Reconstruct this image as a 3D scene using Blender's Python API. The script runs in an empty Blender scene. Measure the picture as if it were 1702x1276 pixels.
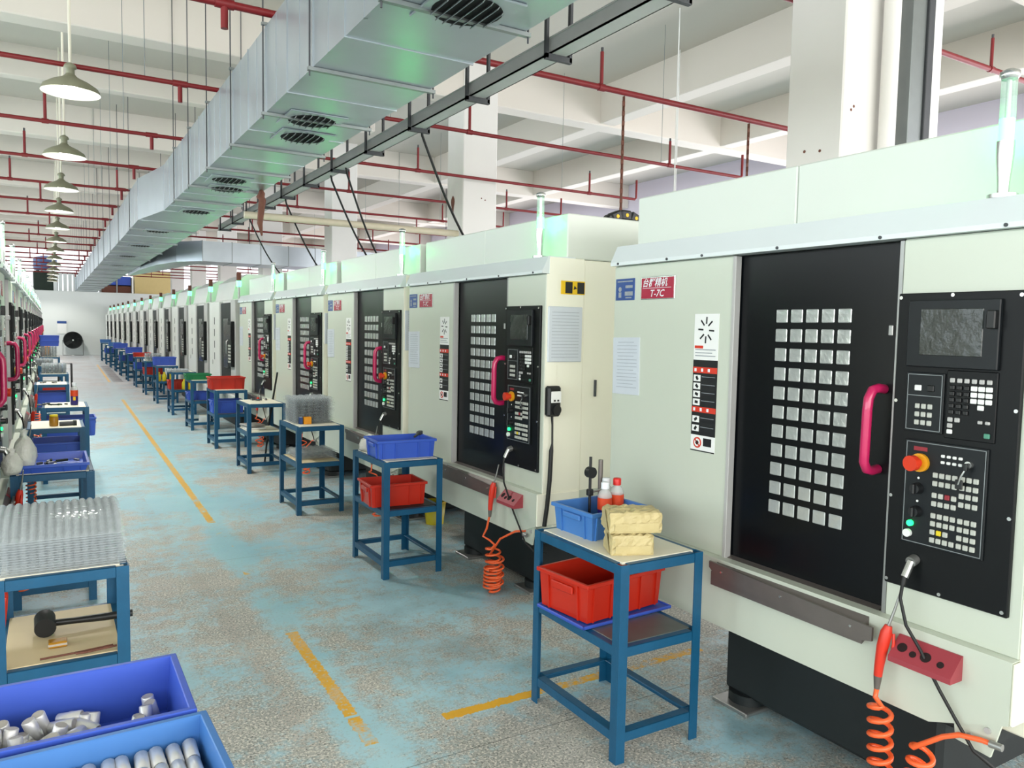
import bpy, bmesh, math, random
from mathutils import Vector, Matrix
random.seed(7)
D = bpy.data
SC = bpy.context.scene
COL = SC.collection
PI = math.pi

# ------------------------------------------------------------------ camera
cam_d = D.cameras.new('camera'); cam = D.objects.new('camera', cam_d); COL.objects.link(cam)
F_PX = 1281.4
cam_d.sensor_fit = 'HORIZONTAL'; cam_d.sensor_width = 36.0
cam_d.lens = F_PX / 1702.0 * 36.0
cam_d.clip_start = 0.05; cam_d.clip_end = 300
yaw, pitch, roll = math.radians(31.0), math.radians(4.0085), math.radians(1.0734)
fwd = Vector((math.sin(yaw)*math.cos(pitch), math.cos(yaw)*math.cos(pitch), -math.sin(pitch)))
rgt = Vector((math.cos(yaw), -math.sin(yaw), 0)); upv = rgt.cross(fwd)
r2 = rgt*math.cos(roll) + upv*math.sin(roll); u2 = -rgt*math.sin(roll) + upv*math.cos(roll)
cam.matrix_world = Matrix(((r2.x, u2.x, -fwd.x, 0), (r2.y, u2.y, -fwd.y, 0), (r2.z, u2.z, -fwd.z, 1.65), (0, 0, 0, 1)))
SC.camera = cam

# ------------------------------------------------------------------ world, daylight through the window bands, exposure
W = D.worlds.new('daylight'); SC.world = W; W.use_nodes = True
bg = W.node_tree.nodes['Background']
bg.inputs[0].default_value = (0.93, 0.97, 1.0, 1); bg.inputs[1].default_value = 1.5
SC.view_settings.view_transform = 'Standard'; SC.view_settings.look = 'None'
SC.view_settings.gamma = 1.0; SC.view_settings.use_curve_mapping = False
SC.view_settings.exposure = 0.34
SC.cycles.max_bounces = 7; SC.cycles.caustics_reflective = False; SC.cycles.caustics_refractive = False

def area(name, loc, target, sx, sy, power, col):
    l = D.lights.new(name, 'AREA'); l.shape = 'RECTANGLE'; l.size = sx; l.size_y = sy
    l.energy = power; l.color = col
    o = D.objects.new(name, l); COL.objects.link(o); o.location = loc
    o.rotation_euler = (Vector(target) - Vector(loc)).to_track_quat('-Z', 'Y').to_euler()
    return o
# daylight entering the window bands: behind the camera, on the aisle's open side, and beyond the machines
area('window_daylight_rear', (1.5, -6.35, 2.8), (1.5, 10, 2.8), 23, 3.6, 1200, (1.0, 0.96, 0.9))
area('window_daylight_aisle', (-10.35, 20, 2.8), (0, 20, 2.8), 52, 3.6, 2300, (0.86, 0.96, 1.0))
area('window_daylight_far', (13.35, 20, 2.5), (2, 20, 2.5), 52, 2.75, 2000, (1.0, 0.95, 0.97))

# ------------------------------------------------------------------ materials
def lin(h):
    h = h.lstrip('#'); c = [int(h[i:i+2], 16)/255 for i in (0, 2, 4)]
    return tuple((x/12.92 if x <= .04045 else ((x+.055)/1.055)**2.4) for x in c) + (1,)
MATS = {}
def mat(name, col, rough=.5, metal=0, var=.06, vscale=6, bump=0, bscale=60, emit=0, ecol=None, alpha=1, trans=0, spec=.5, coat=0):
    m = D.materials.new(name); m.use_nodes = True; nt = m.node_tree; N = nt.nodes; L = nt.links
    b = N['Principled BSDF']
    c = lin(col) if isinstance(col, str) else col
    b.inputs['Roughness'].default_value = rough; b.inputs['Metallic'].default_value = metal
    b.inputs['Specular IOR Level'].default_value = spec; b.inputs['Coat Weight'].default_value = coat
    b.inputs['Alpha'].default_value = alpha; b.inputs['Transmission Weight'].default_value = trans
    tc = N.new('ShaderNodeTexCoord')
    if var > 0:
        nz = N.new('ShaderNodeTexNoise'); nz.inputs['Scale'].default_value = vscale; nz.inputs['Detail'].default_value = 5
        L.new(tc.outputs['Object'], nz.inputs['Vector'])
        mx = N.new('ShaderNodeMixRGB'); mx.blend_type = 'MIX'
        mx.inputs[1].default_value = tuple(max(0, x*(1-var)) for x in c[:3]) + (1,)
        mx.inputs[2].default_value = tuple(min(1, x*(1+var)) for x in c[:3]) + (1,)
        L.new(nz.outputs['Fac'], mx.inputs[0]); L.new(mx.outputs[0], b.inputs['Base Color'])
    else:
        b.inputs['Base Color'].default_value = c
    if bump > 0:
        n2 = N.new('ShaderNodeTexNoise'); n2.inputs['Scale'].default_value = bscale; n2.inputs['Detail'].default_value = 4
        L.new(tc.outputs['Object'], n2.inputs['Vector'])
        bp = N.new('ShaderNodeBump'); bp.inputs['Strength'].default_value = bump; bp.inputs['Distance'].default_value = .02
        L.new(n2.outputs['Fac'], bp.inputs['Height']); L.new(bp.outputs[0], b.inputs['Normal'])
    if emit:
        b.inputs['Emission Color'].default_value = lin(ecol or col) if isinstance(ecol or col, str) else (ecol or col)
        b.inputs['Emission Strength'].default_value = emit
    MATS[name] = m
    return m
mat('paint_white_lit', '#d8dfd6', .35, var=.03, vscale=2.5)  # front panel's white paint, lightened: the cover's brighter lighting is put into the colour
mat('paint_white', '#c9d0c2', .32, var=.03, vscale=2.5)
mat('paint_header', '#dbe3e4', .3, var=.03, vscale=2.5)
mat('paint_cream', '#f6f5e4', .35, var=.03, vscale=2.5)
mat('door_black', '#06090d', .3, var=.25, vscale=3, spec=.3)
mat('panel_black', '#080b0d', .42, var=.2, vscale=8, spec=.25)
mat('panel_face', '#12171a', .42, var=.2, vscale=20, spec=.3)
mat('panel_line', '#8b9294', .5, var=0)
mat('screen_glass', '#2a302e', .2, var=.5, vscale=14, bump=.22, bscale=16)
mat('pane_glass', '#bcc1bf', .22, metal=.4, var=.22, vscale=9, bump=.3, bscale=20)
mat('key_grey', '#b9bcb4', .5, var=.1, vscale=60)
mat('key_white', '#e8ebe8', .5, var=.05)
mat('key_dark', '#0b0d0e', .45, var=0)
mat('key_red', '#8f2530', .5, var=.05)
mat('key_yellow', '#e0c81e', .5, var=.05)
mat('key_green', '#4e8f78', .5, var=.05)
mat('lit_green', '#20e070', .4, var=0, emit=2.5, ecol='#20ff78')
mat('tower_green', '#b8ffd8', .3, var=0, emit=6, ecol='#30ff80')
mat('tower_clear', '#cfe8de', .1, var=0, alpha=.3, emit=.12, ecol='#9fffd0')
mat('chrome', '#c9cbc9', .22, metal=.9, var=.08, vscale=20)
mat('steel', '#a5a6a4', .4, metal=.8, var=.15, vscale=14)
mat('sill_metal', '#7d7672', .42, metal=.7, var=.15, vscale=12)
mat('handle_pink', '#c4205c', .3, var=.06, coat=.4)
mat('estop_red', '#d83a1c', .35, var=.08, coat=.3)
mat('estop_yellow', '#e8a21c', .45, var=.08)
mat('black_rubber', '#0d0e0f', .55, var=.2)
mat('black_plastic', '#16181a', .4, var=.2)
mat('base_dark', '#121a1c', .6, var=.35, vscale=5)
mat('rack_red', '#9c3a44', .45, var=.12, vscale=9)
mat('hole_dark', '#1a0608', .8, var=0)
mat('gun_red', '#d5331f', .4, var=.1)
mat('hose_orange', '#ff6a34', .35, var=.06, coat=.2)
mat('badge_red', '#a81c3c', .4, var=.06)
mat('badge_blue', '#2a4c8e', .4, var=.1, vscale=30)
mat('print_white', '#e9edf2', .5, var=0)
mat('print_black', '#15171a', .5, var=0)
mat('print_grey', '#9aa0a6', .5, var=.2, vscale=80)
mat('paper_line', '#aab2bb', .5, var=.15, vscale=80)
mat('print_red', '#d23a26', .5, var=.08)
mat('print_yellow', '#f2c616', .5, var=.05)
mat('paper_blue', '#cfd6de', .35, var=.07, vscale=7, bump=.2, bscale=14)
mat('paper_white', '#eef0ee', .5, var=.04)
mat('table_blue', '#0b5277', .42, var=.22, vscale=11, bump=.05)
mat('board_cream', '#ebe6d2', .55, var=.08, vscale=7)
mat('board_wood', '#dcc9a2', .55, var=.13, vscale=5)
mat('shelf_steel', '#6f7776', .45, metal=.5, var=.25, vscale=9)
mat('crate_blue', '#3a60c8', .38, var=.08, vscale=6)
mat('crate_lightblue', '#467cc0', .38, var=.1, vscale=6)
mat('crate_deepblue', '#3d5cc2', .38, var=.1, vscale=6)
mat('crate_red', '#be2814', .38, var=.1, vscale=6)
mat('crate_green', '#0f7a48', .4, var=.1, vscale=6)
mat('kraft', '#c4b482', .5, var=.16, vscale=9, bump=.8, bscale=11)
mat('clear_plastic', '#c3ccd0', .1, var=.2, vscale=30, alpha=.33, spec=.9)
mat('bag_plastic', '#f3f4ec', .2, var=.12, vscale=25, alpha=.75, bump=.6, bscale=30)
mat('aluminium', '#e4e4e4', .36, metal=.45, var=.1, vscale=30)
mat('aluminium_dull', '#b3aeab', .42, metal=.6, var=.22, vscale=40)
mat('bottle_clear', '#dfe4e2', .1, var=0, alpha=.5)
mat('bottle_purple', '#2d2472', .3, var=.15)
mat('label_orange', '#d8481e', .45, var=.25, vscale=50)
mat('cap_red', '#d8241c', .4, var=.05)
mat('jug_yellow', '#d8c422', .4, var=.1)
mat('jar_amber', '#a8781c', .3, var=.3, vscale=30)
mat('box_orange', '#f2a01c', .5, var=.1)
mat('ceiling_white', '#c6c2b8', .85, var=.04, vscale=.6)
mat('beam_white', '#dcd6cd', .85, var=.04, vscale=.7)
mat('column_white', '#e6e4e0', .75, var=.06, vscale=1.5)
mat('wall_white', '#dfe4e2', .8, var=.04, vscale=.5)
mat('wall_lilac', '#e2dcec', .8, var=.04, vscale=.5)
mat('wall_yellow', '#d9c48a', .8, var=.05)
mat('pipe_red', '#7d161c', .45, var=.15, vscale=10)
mat('rust', '#6e4436', .8, var=.35, vscale=15, bump=.5)
mat('galv', '#b4bdc4', .34, metal=.75, var=.14, vscale=2.2, bump=.06, bscale=3)
mat('galv_dark', '#8f9696', .42, metal=.8, var=.15, vscale=6)
mat('tray_grey', '#cfd0d0', .55, metal=0, var=.12, vscale=5)
mat('hanger_dark', '#43464a', .6, var=.2)
mat('beige_pipe', '#cfc6ae', .6, var=.15, vscale=7)
mat('cream_rod', '#e4e0cf', .6, var=.05)
mat('shade_out', '#8f8f78', .5, var=.15, vscale=8)
mat('shade_in', '#f4f5f2', .4, var=.02)
mat('bulb', '#ffffff', .3, var=0, emit=9, ecol='#fff8ea')
mat('fan_black', '#12181a', .45, var=.2)
mat('duct_dark', '#101414', .8, var=0)
mat('tank_blue', '#3b4f78', .5, var=.2)
mat('leaf_dark', '#1c2a20', .8, var=.3)
mat('typeb_white', '#d9dcd8', .4, var=.05, vscale=3)
mat('typeb_grey', '#b4b4b2', .45, var=.08, vscale=5)
mat('slug_end', '#b9b4ae', .5, metal=.3, var=.25, vscale=60)
mat('liquid_green', '#c3d2ae', .4, var=.3, vscale=30)

def floor_material():
    m = D.materials.new('worn_floor'); m.use_nodes = True; nt = m.node_tree; N = nt.nodes; L = nt.links
    b = N['Principled BSDF']; tc = N.new('ShaderNodeTexCoord'); P = tc.outputs['Object']
    def noise(scale, detail=6, rough=.6, vec=P):
        n = N.new('ShaderNodeTexNoise'); n.inputs['Scale'].default_value = scale
        n.inputs['Detail'].default_value = detail; n.inputs['Roughness'].default_value = rough
        L.new(vec, n.inputs['Vector']); return n.outputs['Fac']
    def ramp(fac, p0, p1, c0=(0, 0, 0, 1), c1=(1, 1, 1, 1)):
        r = N.new('ShaderNodeValToRGB'); e = r.color_ramp.elements
        e[0].position = p0; e[0].color = c0; e[1].position = p1; e[1].color = c1
        L.new(fac, r.inputs[0]); return r.outputs[0]
    def mix(f, a, c, mode='MIX'):
        x = N.new('ShaderNodeMixRGB'); x.blend_type = mode
        for sock, v in ((0, f), (1, a), (2, c)):
            if hasattr(v, 'links'): L.new(v, x.inputs[sock])
            else: x.inputs[sock].default_value = v
        return x.outputs[0]
    def math_(op, a, c=None, clamp=False):
        x = N.new('ShaderNodeMath'); x.operation = op; x.use_clamp = clamp
        for i, v in ((0, a), (1, c)):
            if v is None: continue
            if hasattr(v, 'links'): L.new(v, x.inputs[i])
            else: x.inputs[i].default_value = v
        return x.outputs[0]
    sep = N.new('ShaderNodeSeparateXYZ'); L.new(P, sep.inputs[0]); X, Y = sep.outputs[0], sep.outputs[1]
    # bare concrete with fine aggregate speckle
    conc = ramp(noise(2.2, 8, .65), .3, .72, lin('#989b96'), lin('#c4c2ba'))
    spk = ramp(noise(88, 2, .6), .5, .6)
    conc = mix(math_('MULTIPLY', spk, .75), conc, lin('#efe9de'))
    spd = ramp(noise(110, 2, .6), .36, .44, (1, 1, 1, 1), (0, 0, 0, 1))
    conc = mix(math_('MULTIPLY', spd, .8), conc, lin('#3c403a'))
    # sky-blue paint, rubbed through in streaks and blotches
    paint = ramp(noise(1.3, 7, .6), .3, .75, lin('#94c4d4'), lin('#bfe2ea'))
    n1 = noise(.75, 9, .66); n2 = noise(9, 7, .7); n3 = noise(38, 4, .7)
    wear = math_('ADD', math_('MULTIPLY', n1, .62), math_('ADD', math_('MULTIPLY', n2, .26), math_('MULTIPLY', n3, .16)))
    # the paint lasts best in the aisle's middle, away from the walking strip by the near tables
    far = N.new('ShaderNodeMapRange'); far.inputs['From Min'].default_value = 2.0; far.inputs['From Max'].default_value = 9.0
    far.inputs['To Min'].default_value = -.02; far.inputs['To Max'].default_value = .035; L.new(Y, far.inputs['Value'])
    wear = math_('ADD', wear, far.outputs[0])
    cx = math_('ADD', math_('MULTIPLY', Y, .0165), 1.022)
    dx = math_('ABSOLUTE', math_('SUBTRACT', X, cx))
    # paint has survived along the lane line
    band = N.new('ShaderNodeMapRange'); band.inputs['From Min'].default_value = .06; band.inputs['From Max'].default_value = .15
    band.inputs['To Min'].default_value = .075; band.inputs['To Max'].default_value = 0; L.new(dx, band.inputs['Value'])
    wear = math_('ADD', wear, band.outputs[0])
    pm = ramp(wear, .49, .575)
    col = mix(pm, conc, paint)
    col = mix(math_('MULTIPLY', ramp(noise(60, 3, .7), .56, .66), .35), col, lin('#8d958f'))
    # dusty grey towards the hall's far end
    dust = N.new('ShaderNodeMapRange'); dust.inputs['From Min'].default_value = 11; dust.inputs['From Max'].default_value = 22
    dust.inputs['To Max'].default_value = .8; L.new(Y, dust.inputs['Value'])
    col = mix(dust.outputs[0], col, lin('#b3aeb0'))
    # yellow lane line, worn; it drifts slowly right with distance
    wn = ramp(math_('ADD', math_('MULTIPLY', noise(3.0, 5, .6), .65), math_('MULTIPLY', noise(30, 4, .7), .35)), .40, .50)
    dots = ramp(noise(4.5, 3, .5), .62, .68)
    def span(a, c):
        return math_('MULTIPLY', math_('GREATER_THAN', Y, a), math_('LESS_THAN', Y, c))
    ln = math_('LESS_THAN', math_('ADD', dx, math_('MULTIPLY', math_('SUBTRACT', n3, .5), .045)), .029)
    dense = math_('MAXIMUM', span(3.06, 4.08), math_('MAXIMUM', span(8.6, 18.5), span(24, 34)))
    rough_ = math_('MAXIMUM', span(2.8, 3.04), span(6.7, 8.6))
    amount = math_('MAXIMUM', math_('MULTIPLY', dense, math_('ADD', math_('MULTIPLY', wn, .35), .65)),
                   math_('MAXIMUM', math_('MULTIPLY', rough_, wn), math_('MULTIPLY', span(4.1, 6.7), dots)))
    yl = math_('MULTIPLY', math_('MULTIPLY', ln, amount), math_('ADD', math_('MULTIPLY', ramp(noise(45, 3, .7), .36, .46), .6), .4))
    # cross line into the machine bay
    dy = math_('ABSOLUTE', math_('SUBTRACT', Y, 2.86))
    cl = math_('MULTIPLY', math_('LESS_THAN', math_('ADD', dy, math_('MULTIPLY', math_('SUBTRACT', n3, .5), .05)), .029),
               math_('MULTIPLY', math_('GREATER_THAN', X, 1.41), math_('LESS_THAN', X, 2.9)))
    cl = math_('MULTIPLY', cl, math_('MAXIMUM', wn, math_('LESS_THAN', X, 1.9)))
    # a darker patched strip beside the far stretch of the line
    ps = math_('MULTIPLY', math_('MULTIPLY', math_('GREATER_THAN', X, math_('ADD', cx, .08)), math_('LESS_THAN', X, math_('ADD', cx, .34))), span(24, 33))
    col = mix(ps, col, lin('#8b8587'))
    col = mix(math_('MAXIMUM', yl, cl), col, lin('#eab02e'))
    # cast joints in the slab
    jy = math_('ABSOLUTE', math_('SUBTRACT', math_('MODULO', math_('ADD', Y, .42), 3.0), 0))
    jx = math_('ABSOLUTE', math_('SUBTRACT', X, .62))
    jn = math_('LESS_THAN', jy, .005)
    col = mix(math_('MULTIPLY', jn, .6), col, lin('#3c403e'))
    # faint rust-brown older line on the near side
    rx = math_('ABSOLUTE', math_('SUBTRACT', X, math_('ADD', math_('MULTIPLY', Y, -.033), .955)))
    rl = math_('MULTIPLY', math_('LESS_THAN', math_('ADD', rx, math_('MULTIPLY', math_('SUBTRACT', n3, .5), .08)), .045),
               math_('MULTIPLY', math_('GREATER_THAN', Y, 2.9), math_('LESS_THAN', Y, 8.6)))
    rl = math_('MULTIPLY', rl, math_('ADD', math_('MULTIPLY', dots, .35), math_('MULTIPLY', spk, .3)))
    col = mix(rl, col, lin('#a58a7c'))
    # dark oil stains under the machines' edges
    oil = ramp(noise(.9, 7, .65), .5, .68)
    ox = N.new('ShaderNodeMapRange'); ox.inputs['From Min'].default_value = 1.0; ox.inputs['From Max'].default_value = 2.4
    L.new(X, ox.inputs['Value'])
    col = mix(math_('MULTIPLY', math_('MULTIPLY', oil, ox.outputs[0]), .7), col, lin('#4a4a40'))
    L.new(col, b.inputs['Base Color'])
    rr = N.new('ShaderNodeMapRange'); rr.inputs['To Min'].default_value = .62; rr.inputs['To Max'].default_value = .34
    L.new(pm, rr.inputs['Value']); L.new(rr.outputs[0], b.inputs['Roughness'])
    bp = N.new('ShaderNodeBump'); bp.inputs['Strength'].default_value = .15; bp.inputs['Distance'].default_value = .004
    L.new(noise(90, 4, .7), bp.inputs['Height']); L.new(bp.outputs[0], b.inputs['Normal'])
    MATS['worn_floor'] = m
floor_material()

# ------------------------------------------------------------------ mesh helpers
class MB:
    def __init__(s): s.v = []; s.f = []; s.m = []; s.sm = []; s.mats = []
    def mi(s, m):
        if m not in s.mats: s.mats.append(m)
        return s.mats.index(m)
    def add(s, vs, fs, m, smooth=False):
        o = len(s.v); k = s.mi(m)
        s.v += [tuple(v) for v in vs]
        for f in fs: s.f.append([i+o for i in f]); s.m.append(k); s.sm.append(smooth)
        return s
    def box(s, x0, x1, y0, y1, z0, z1, m, bev=0):
        if x0 > x1: x0, x1 = x1, x0
        if y0 > y1: y0, y1 = y1, y0
        if z0 > z1: z0, z1 = z1, z0
        if bev <= 0:
            vs = [(x, y, z) for x in (x0, x1) for y in (y0, y1) for z in (z0, z1)]
            fs = [(0, 1, 3, 2), (4, 6, 7, 5), (0, 4, 5, 1), (2, 3, 7, 6), (0, 2, 6, 4), (1, 5, 7, 3)]
            return s.add(vs, fs, m)
        b = min(bev, (x1-x0)*.49, (y1-y0)*.49, (z1-z0)*.49)
        bm = bmesh.new()
        vv = [bm.verts.new((x, y, z)) for x in (x0, x1) for y in (y0, y1) for z in (z0, z1)]
        for q in [(0, 1, 3, 2), (4, 6, 7, 5), (0, 4, 5, 1), (2, 3, 7, 6), (0, 2, 6, 4), (1, 5, 7, 3)]: bm.faces.new([vv[i] for i in q])
        bmesh.ops.bevel(bm, geom=list(bm.edges), offset=b, segments=1, affect='EDGES')
        bm.verts.index_update()
        s.add([v.co for v in bm.verts], [[v.index for v in f.verts] for f in bm.faces], m)
        bm.free(); return s
    def rbox(s, c, size, m, R=None, bev=0):
        t = MB(); t.box(-size[0]/2, size[0]/2, -size[1]/2, size[1]/2, -size[2]/2, size[2]/2, m, bev)
        R = R or Matrix(); c = Vector(c)
        return s.add([(R.to_3x3() @ Vector(v)) + c for v in t.v], t.f, m)
    def cyl(s, p0, p1, r0, m, r1=None, n=14, caps=True, smooth=True):
        r1 = r0 if r1 is None else r1
        p0, p1 = Vector(p0), Vector(p1); d = (p1-p0).normalized()
        a = d.orthogonal().normalized(); b = d.cross(a)
        vs = []
        for p, r in ((p0, r0), (p1, r1)):
            for i in range(n):
                t = 2*PI*i/n; vs.append(p + (a*math.cos(t)+b*math.sin(t))*r)
        s.add(vs, [(i, (i+1) % n, n+(i+1) % n, n+i) for i in range(n)], m, smooth)
        if caps: s.add(vs, [list(range(n))[::-1], list(range(n, 2*n))], m)
        return s
    def tube(s, pts, r, m, n=8, caps=True):
        pts = [Vector(p) for p in pts]; N = len(pts)
        rs = r if isinstance(r, (list, tuple)) else [r]*N
        d0 = (pts[1]-pts[0]).normalized(); a = d0.orthogonal().normalized()
        vs = []
        for i, p in enumerate(pts):
            d = ((pts[min(i+1, N-1)] - pts[max(i-1, 0)])).normalized()
            a = (a - d*a.dot(d)).normalized(); b = d.cross(a)
            for k in range(n):
                t = 2*PI*k/n; vs.append(p + (a*math.cos(t)+b*math.sin(t))*rs[i])
        fs = [(i*n+k, i*n+(k+1) % n, (i+1)*n+(k+1) % n, (i+1)*n+k) for i in range(N-1) for k in range(n)]
        s.add(vs, fs, m, True)
        if caps: s.add(vs, [list(range(n))[::-1], list(range((N-1)*n, N*n))], m)
        return s
    def lathe(s, prof, m, c=(0, 0, 0), n=20, close=False):
        vs = []; c = Vector(c)
        for r, z in prof:
            for i in range(n):
                t = 2*PI*i/n; vs.append(c + Vector((r*math.cos(t), r*math.sin(t), z)))
        K = len(prof)
        fs = [(j*n+i, j*n+(i+1) % n, (j+1)*n+(i+1) % n, (j+1)*n+i) for j in range(K-1) for i in range(n)]
        s.add(vs, fs, m, True)
        if close: s.add(vs, [list(range(n))[::-1], list(range((K-1)*n, K*n))], m)
        return s
    def prism(s, poly, axis, a0, a1, m):
        def P(u, v, a):
            return {'x': (a, u, v), 'y': (u, a, v), 'z': (u, v, a)}[axis]
        n = len(poly)
        vs = [P(u, v, a0) for u, v in poly] + [P(u, v, a1) for u, v in poly]
        return s.add(vs, [list(range(n))[::-1], list(range(n, 2*n))] + [(i, (i+1) % n, n+(i+1) % n, n+i) for i in range(n)], m)
    def mesh(s, name):
        me = D.meshes.new(name); me.from_pydata(s.v, [], s.f)
        for m in s.mats: me.materials.append(MATS[m])
        me.polygons.foreach_set('material_index', s.m); me.polygons.foreach_set('use_smooth', s.sm)
        me.update()
        bm = bmesh.new(); bm.from_mesh(me); bmesh.ops.recalc_face_normals(bm, faces=list(bm.faces)); bm.to_mesh(me); bm.free()
        return me
    def build(s, name, parent=None, loc=None, rot=None, kind=None, label=None):
        return obj(name, s.mesh(name), parent, loc, rot, kind, label)
def obj(name, me, parent=None, loc=None, rot=None, kind=None, label=None):
    o = D.objects.new(name, me); COL.objects.link(o)
    if parent: o.parent = parent
    if loc is not None: o.location = loc
    if rot is not None: o.rotation_euler = rot
    if kind: o['kind'] = kind
    if label: o['label'] = label
    return o
def thing(name, label, cat, loc=(0, 0, 0), rotz=0, group=None):
    o = D.objects.new(name, None); COL.objects.link(o); o.empty_display_size = .1
    o.location = loc; o.rotation_euler = (0, 0, rotz)
    return tag(o, label, cat, group)
def tag(o, label, cat, group=None):
    o['label'] = label; o['category'] = cat
    if group: o['group'] = group
    return o
def struct(name, mb, parent=None):
    o = mb.build(name, parent)
    if not parent: o['kind'] = 'structure'
    return o
def dup(root, loc, rotz, label, group=None, skip=()):
    r = root.copy(); COL.objects.link(r); r.location = loc; r.rotation_euler = (0, 0, rotz); r['label'] = label
    if group: r['group'] = group
    for ch in list(root.children):
        if ch.name.split('.')[0] in skip: continue
        c = ch.copy(); COL.objects.link(c); c.parent = r
        for g in ch.children:
            d = g.copy(); COL.objects.link(d); d.parent = c
    return r
FONT_CACHE = {}
def text(mb, body, size, m, M, align='LEFT', shear=0, bold=0):
    """add flat lettering to a mesh: M maps text plane (x right, y up) to local space"""
    key = (body, size, align, shear, bold)
    if key not in FONT_CACHE:
        cu = D.curves.new('lettering', 'FONT'); cu.body = body; cu.size = size; cu.align_x = align; cu.shear = shear
        cu.offset = bold; cu.resolution_u = 2
        o = D.objects.new('lettering', cu); COL.objects.link(o)
        bpy.context.view_layer.update()
        me = D.meshes.new_from_object(o.evaluated_get(bpy.context.evaluated_depsgraph_get()))
        FONT_CACHE[key] = ([v.co.copy() for v in me.vertices], [list(p.vertices) for p in me.polygons])
        D.objects.remove(o); D.curves.remove(cu); D.meshes.remove(me)
    vs, fs = FONT_CACHE[key]
    mb.add([M @ v for v in vs], fs, m)
def front(x, y, z):   # a text plane on a face that looks towards -X; reading direction runs towards -Y
    return Matrix(((0, 0, -1, x), (-1, 0, 0, y), (0, 1, 0, z), (0, 0, 0, 1)))
def sidep(x, y, z):   # a text plane on a face that looks towards -Y; reading runs towards +X
    return Matrix(((1, 0, 0, x), (0, 0, -1, y), (0, 1, 0, z), (0, 0, 0, 1)))
ORD = ['first', 'second', 'third', 'fourth', 'fifth', 'sixth', 'seventh', 'eighth', 'ninth', 'tenth', 'eleventh', 'twelfth',
       'thirteenth', 'fourteenth', 'fifteenth', 'sixteenth', 'seventeenth', 'eighteenth', 'nineteenth', 'twentieth']
# ------------------------------------------------------------------ the hall
b = MB(); b.box(-10.2, 13.2, -6.2, 58, -.2, 0, 'worn_floor'); struct('floor', b)
b = MB(); b.box(-10.2, 13.2, -6.2, 46, 5.45, 5.7, 'ceiling_white'); struct('ceiling', b)
BY = [-2.4, 3.75, 9.85, 15.9, 21.95, 28.0, 34.05, 40.1]
for y in BY:
    b = MB(); b.box(-10, 13, y+.02, y+.34, 4.86, 5.46, 'beam_white', .012); struct('ceiling_beam', b)
for y in (12.9, 18.95, 25.0, 31.05, 37.1):
    b = MB(); b.box(-10, 4.9, y, y+.22, 5.02, 5.46, 'beam_white', .01); struct('ceiling_beam', b)
for x in (-6.0, -2.6, 7.45, 10.05):
    b = MB(); b.box(x, x+.28, -6, 46, 4.89, 5.46, 'beam_white', .01); struct('ceiling_beam', b)
for y in [3.75, 9.85, 15.75, 21.8, 27.85, 33.9, 39.95]:
    b = MB(); b.box(5.05, 5.6, y, y+.5, 0, 5.46, 'column_white', .012)
    c = struct('column', b)
    if y < 12:
        k = MB()
        for dx, z in (((.1, 3.33), (.13, 3.36)) if y < 5 else ((.3, 3.52), (.36, 3.5))): k.cyl((5.05+dx, y-.002, z), (5.05+dx, y+.01, z), .011, 'rust', n=8)
        for dy, z in ((.18, 3.05), (.32, 3.07)): k.cyl((5.048, y+dy, z), (5.06, y+dy, z), .012, 'rust', n=8)
        k.build('bolt_hole', c)
        if y > 5:
            q = MB(); q.add([(5.0485, 10.16+.05*math.cos(a)*(1+.3*math.sin(3*a)), 3.44+.13*math.sin(a)) for a in [2*PI*i/20 for i in range(20)]], [list(range(20))], 'rust'); q.build('stain', c)
b = MB(); b.cyl((5.46, 3.66, 0), (5.46, 3.66, 5.45), .06, 'column_white', n=18)
o = tag(b.build('drain_pipe'), 'white round drain pipe running up the column behind the foremost machine', 'pipe')
b = MB(); b.box(5.63, 5.8, 3.6, 3.74, 0, 5.44, 'galv_dark', .005); b.box(5.8, 5.88, 3.58, 3.74, 0, 5.44, 'hanger_dark', .005)
tag(b.build('cable_trunking'), 'dark grey vertical cable trunking beside the white drain pipe', 'trunking')
b = MB(); b.box(5.9, 6.02, 3.6, 3.74, 0, 5.44, 'paper_white', .006); b.build('trunking_cover', None)
tag(D.objects['trunking_cover'], 'white strip trunking at the right side of the nearest column', 'trunking')
# outer walls: parapet, window band, lintel and piers
def wall(name, horizontal, pos, a0, a1, zs, zt, step, m, t=.2):
    b = MB()
    def bx(u0, u1, z0, z1):
        if horizontal: b.box(u0, u1, pos, pos+t, z0, z1, m)
        else: b.box(pos, pos+t, u0, u1, z0, z1, m)
    bx(a0, a1, 0, zs); bx(a0, a1, zt, 5.46)
    u = a0
    while u < a1-.1:
        bx(u, min(u+.5, a1), zs, zt); u += step
    w = struct(name, b)
    k = MB(); u = a0+.5; i = 0
    while u < a1-.6:
        e = min(u+step-.5, a1)
        for j in range(1, 4):
            q = u+(e-u)*j/4
            if horizontal: k.box(q-.03, q+.03, pos+.06, pos+.12, zs, zt, 'galv_dark')
            else: k.box(pos+.06, pos+.12, q-.03, q+.03, zs, zt, 'galv_dark')
        u += step
    zz = (zs+zt)/2
    if horizontal: k.box(a0, a1, pos+.06, pos+.12, zz-.03, zz+.03, 'galv_dark')
    else: k.box(pos+.06, pos+.12, a0, a1, zz-.03, zz+.03, 'galv_dark')
    k.build('window_frame', w)
wall('wall_left', False, -10.2, -6, 46, 1.0, 4.6, 6.05, 'wall_white')
wall('wall_right', False, 13.0, -6, 46, 1.1, 3.85, 6.05, 'wall_lilac')
wall('wall_rear', True, -6.2, -10, 13, 1.0, 4.6, 6.05, 'wall_white')
b = MB(); b.box(-10, 5.5, 44.0, 44.2, 0, 3.15, 'wall_white', .01); struct('wall_far', b)
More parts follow.
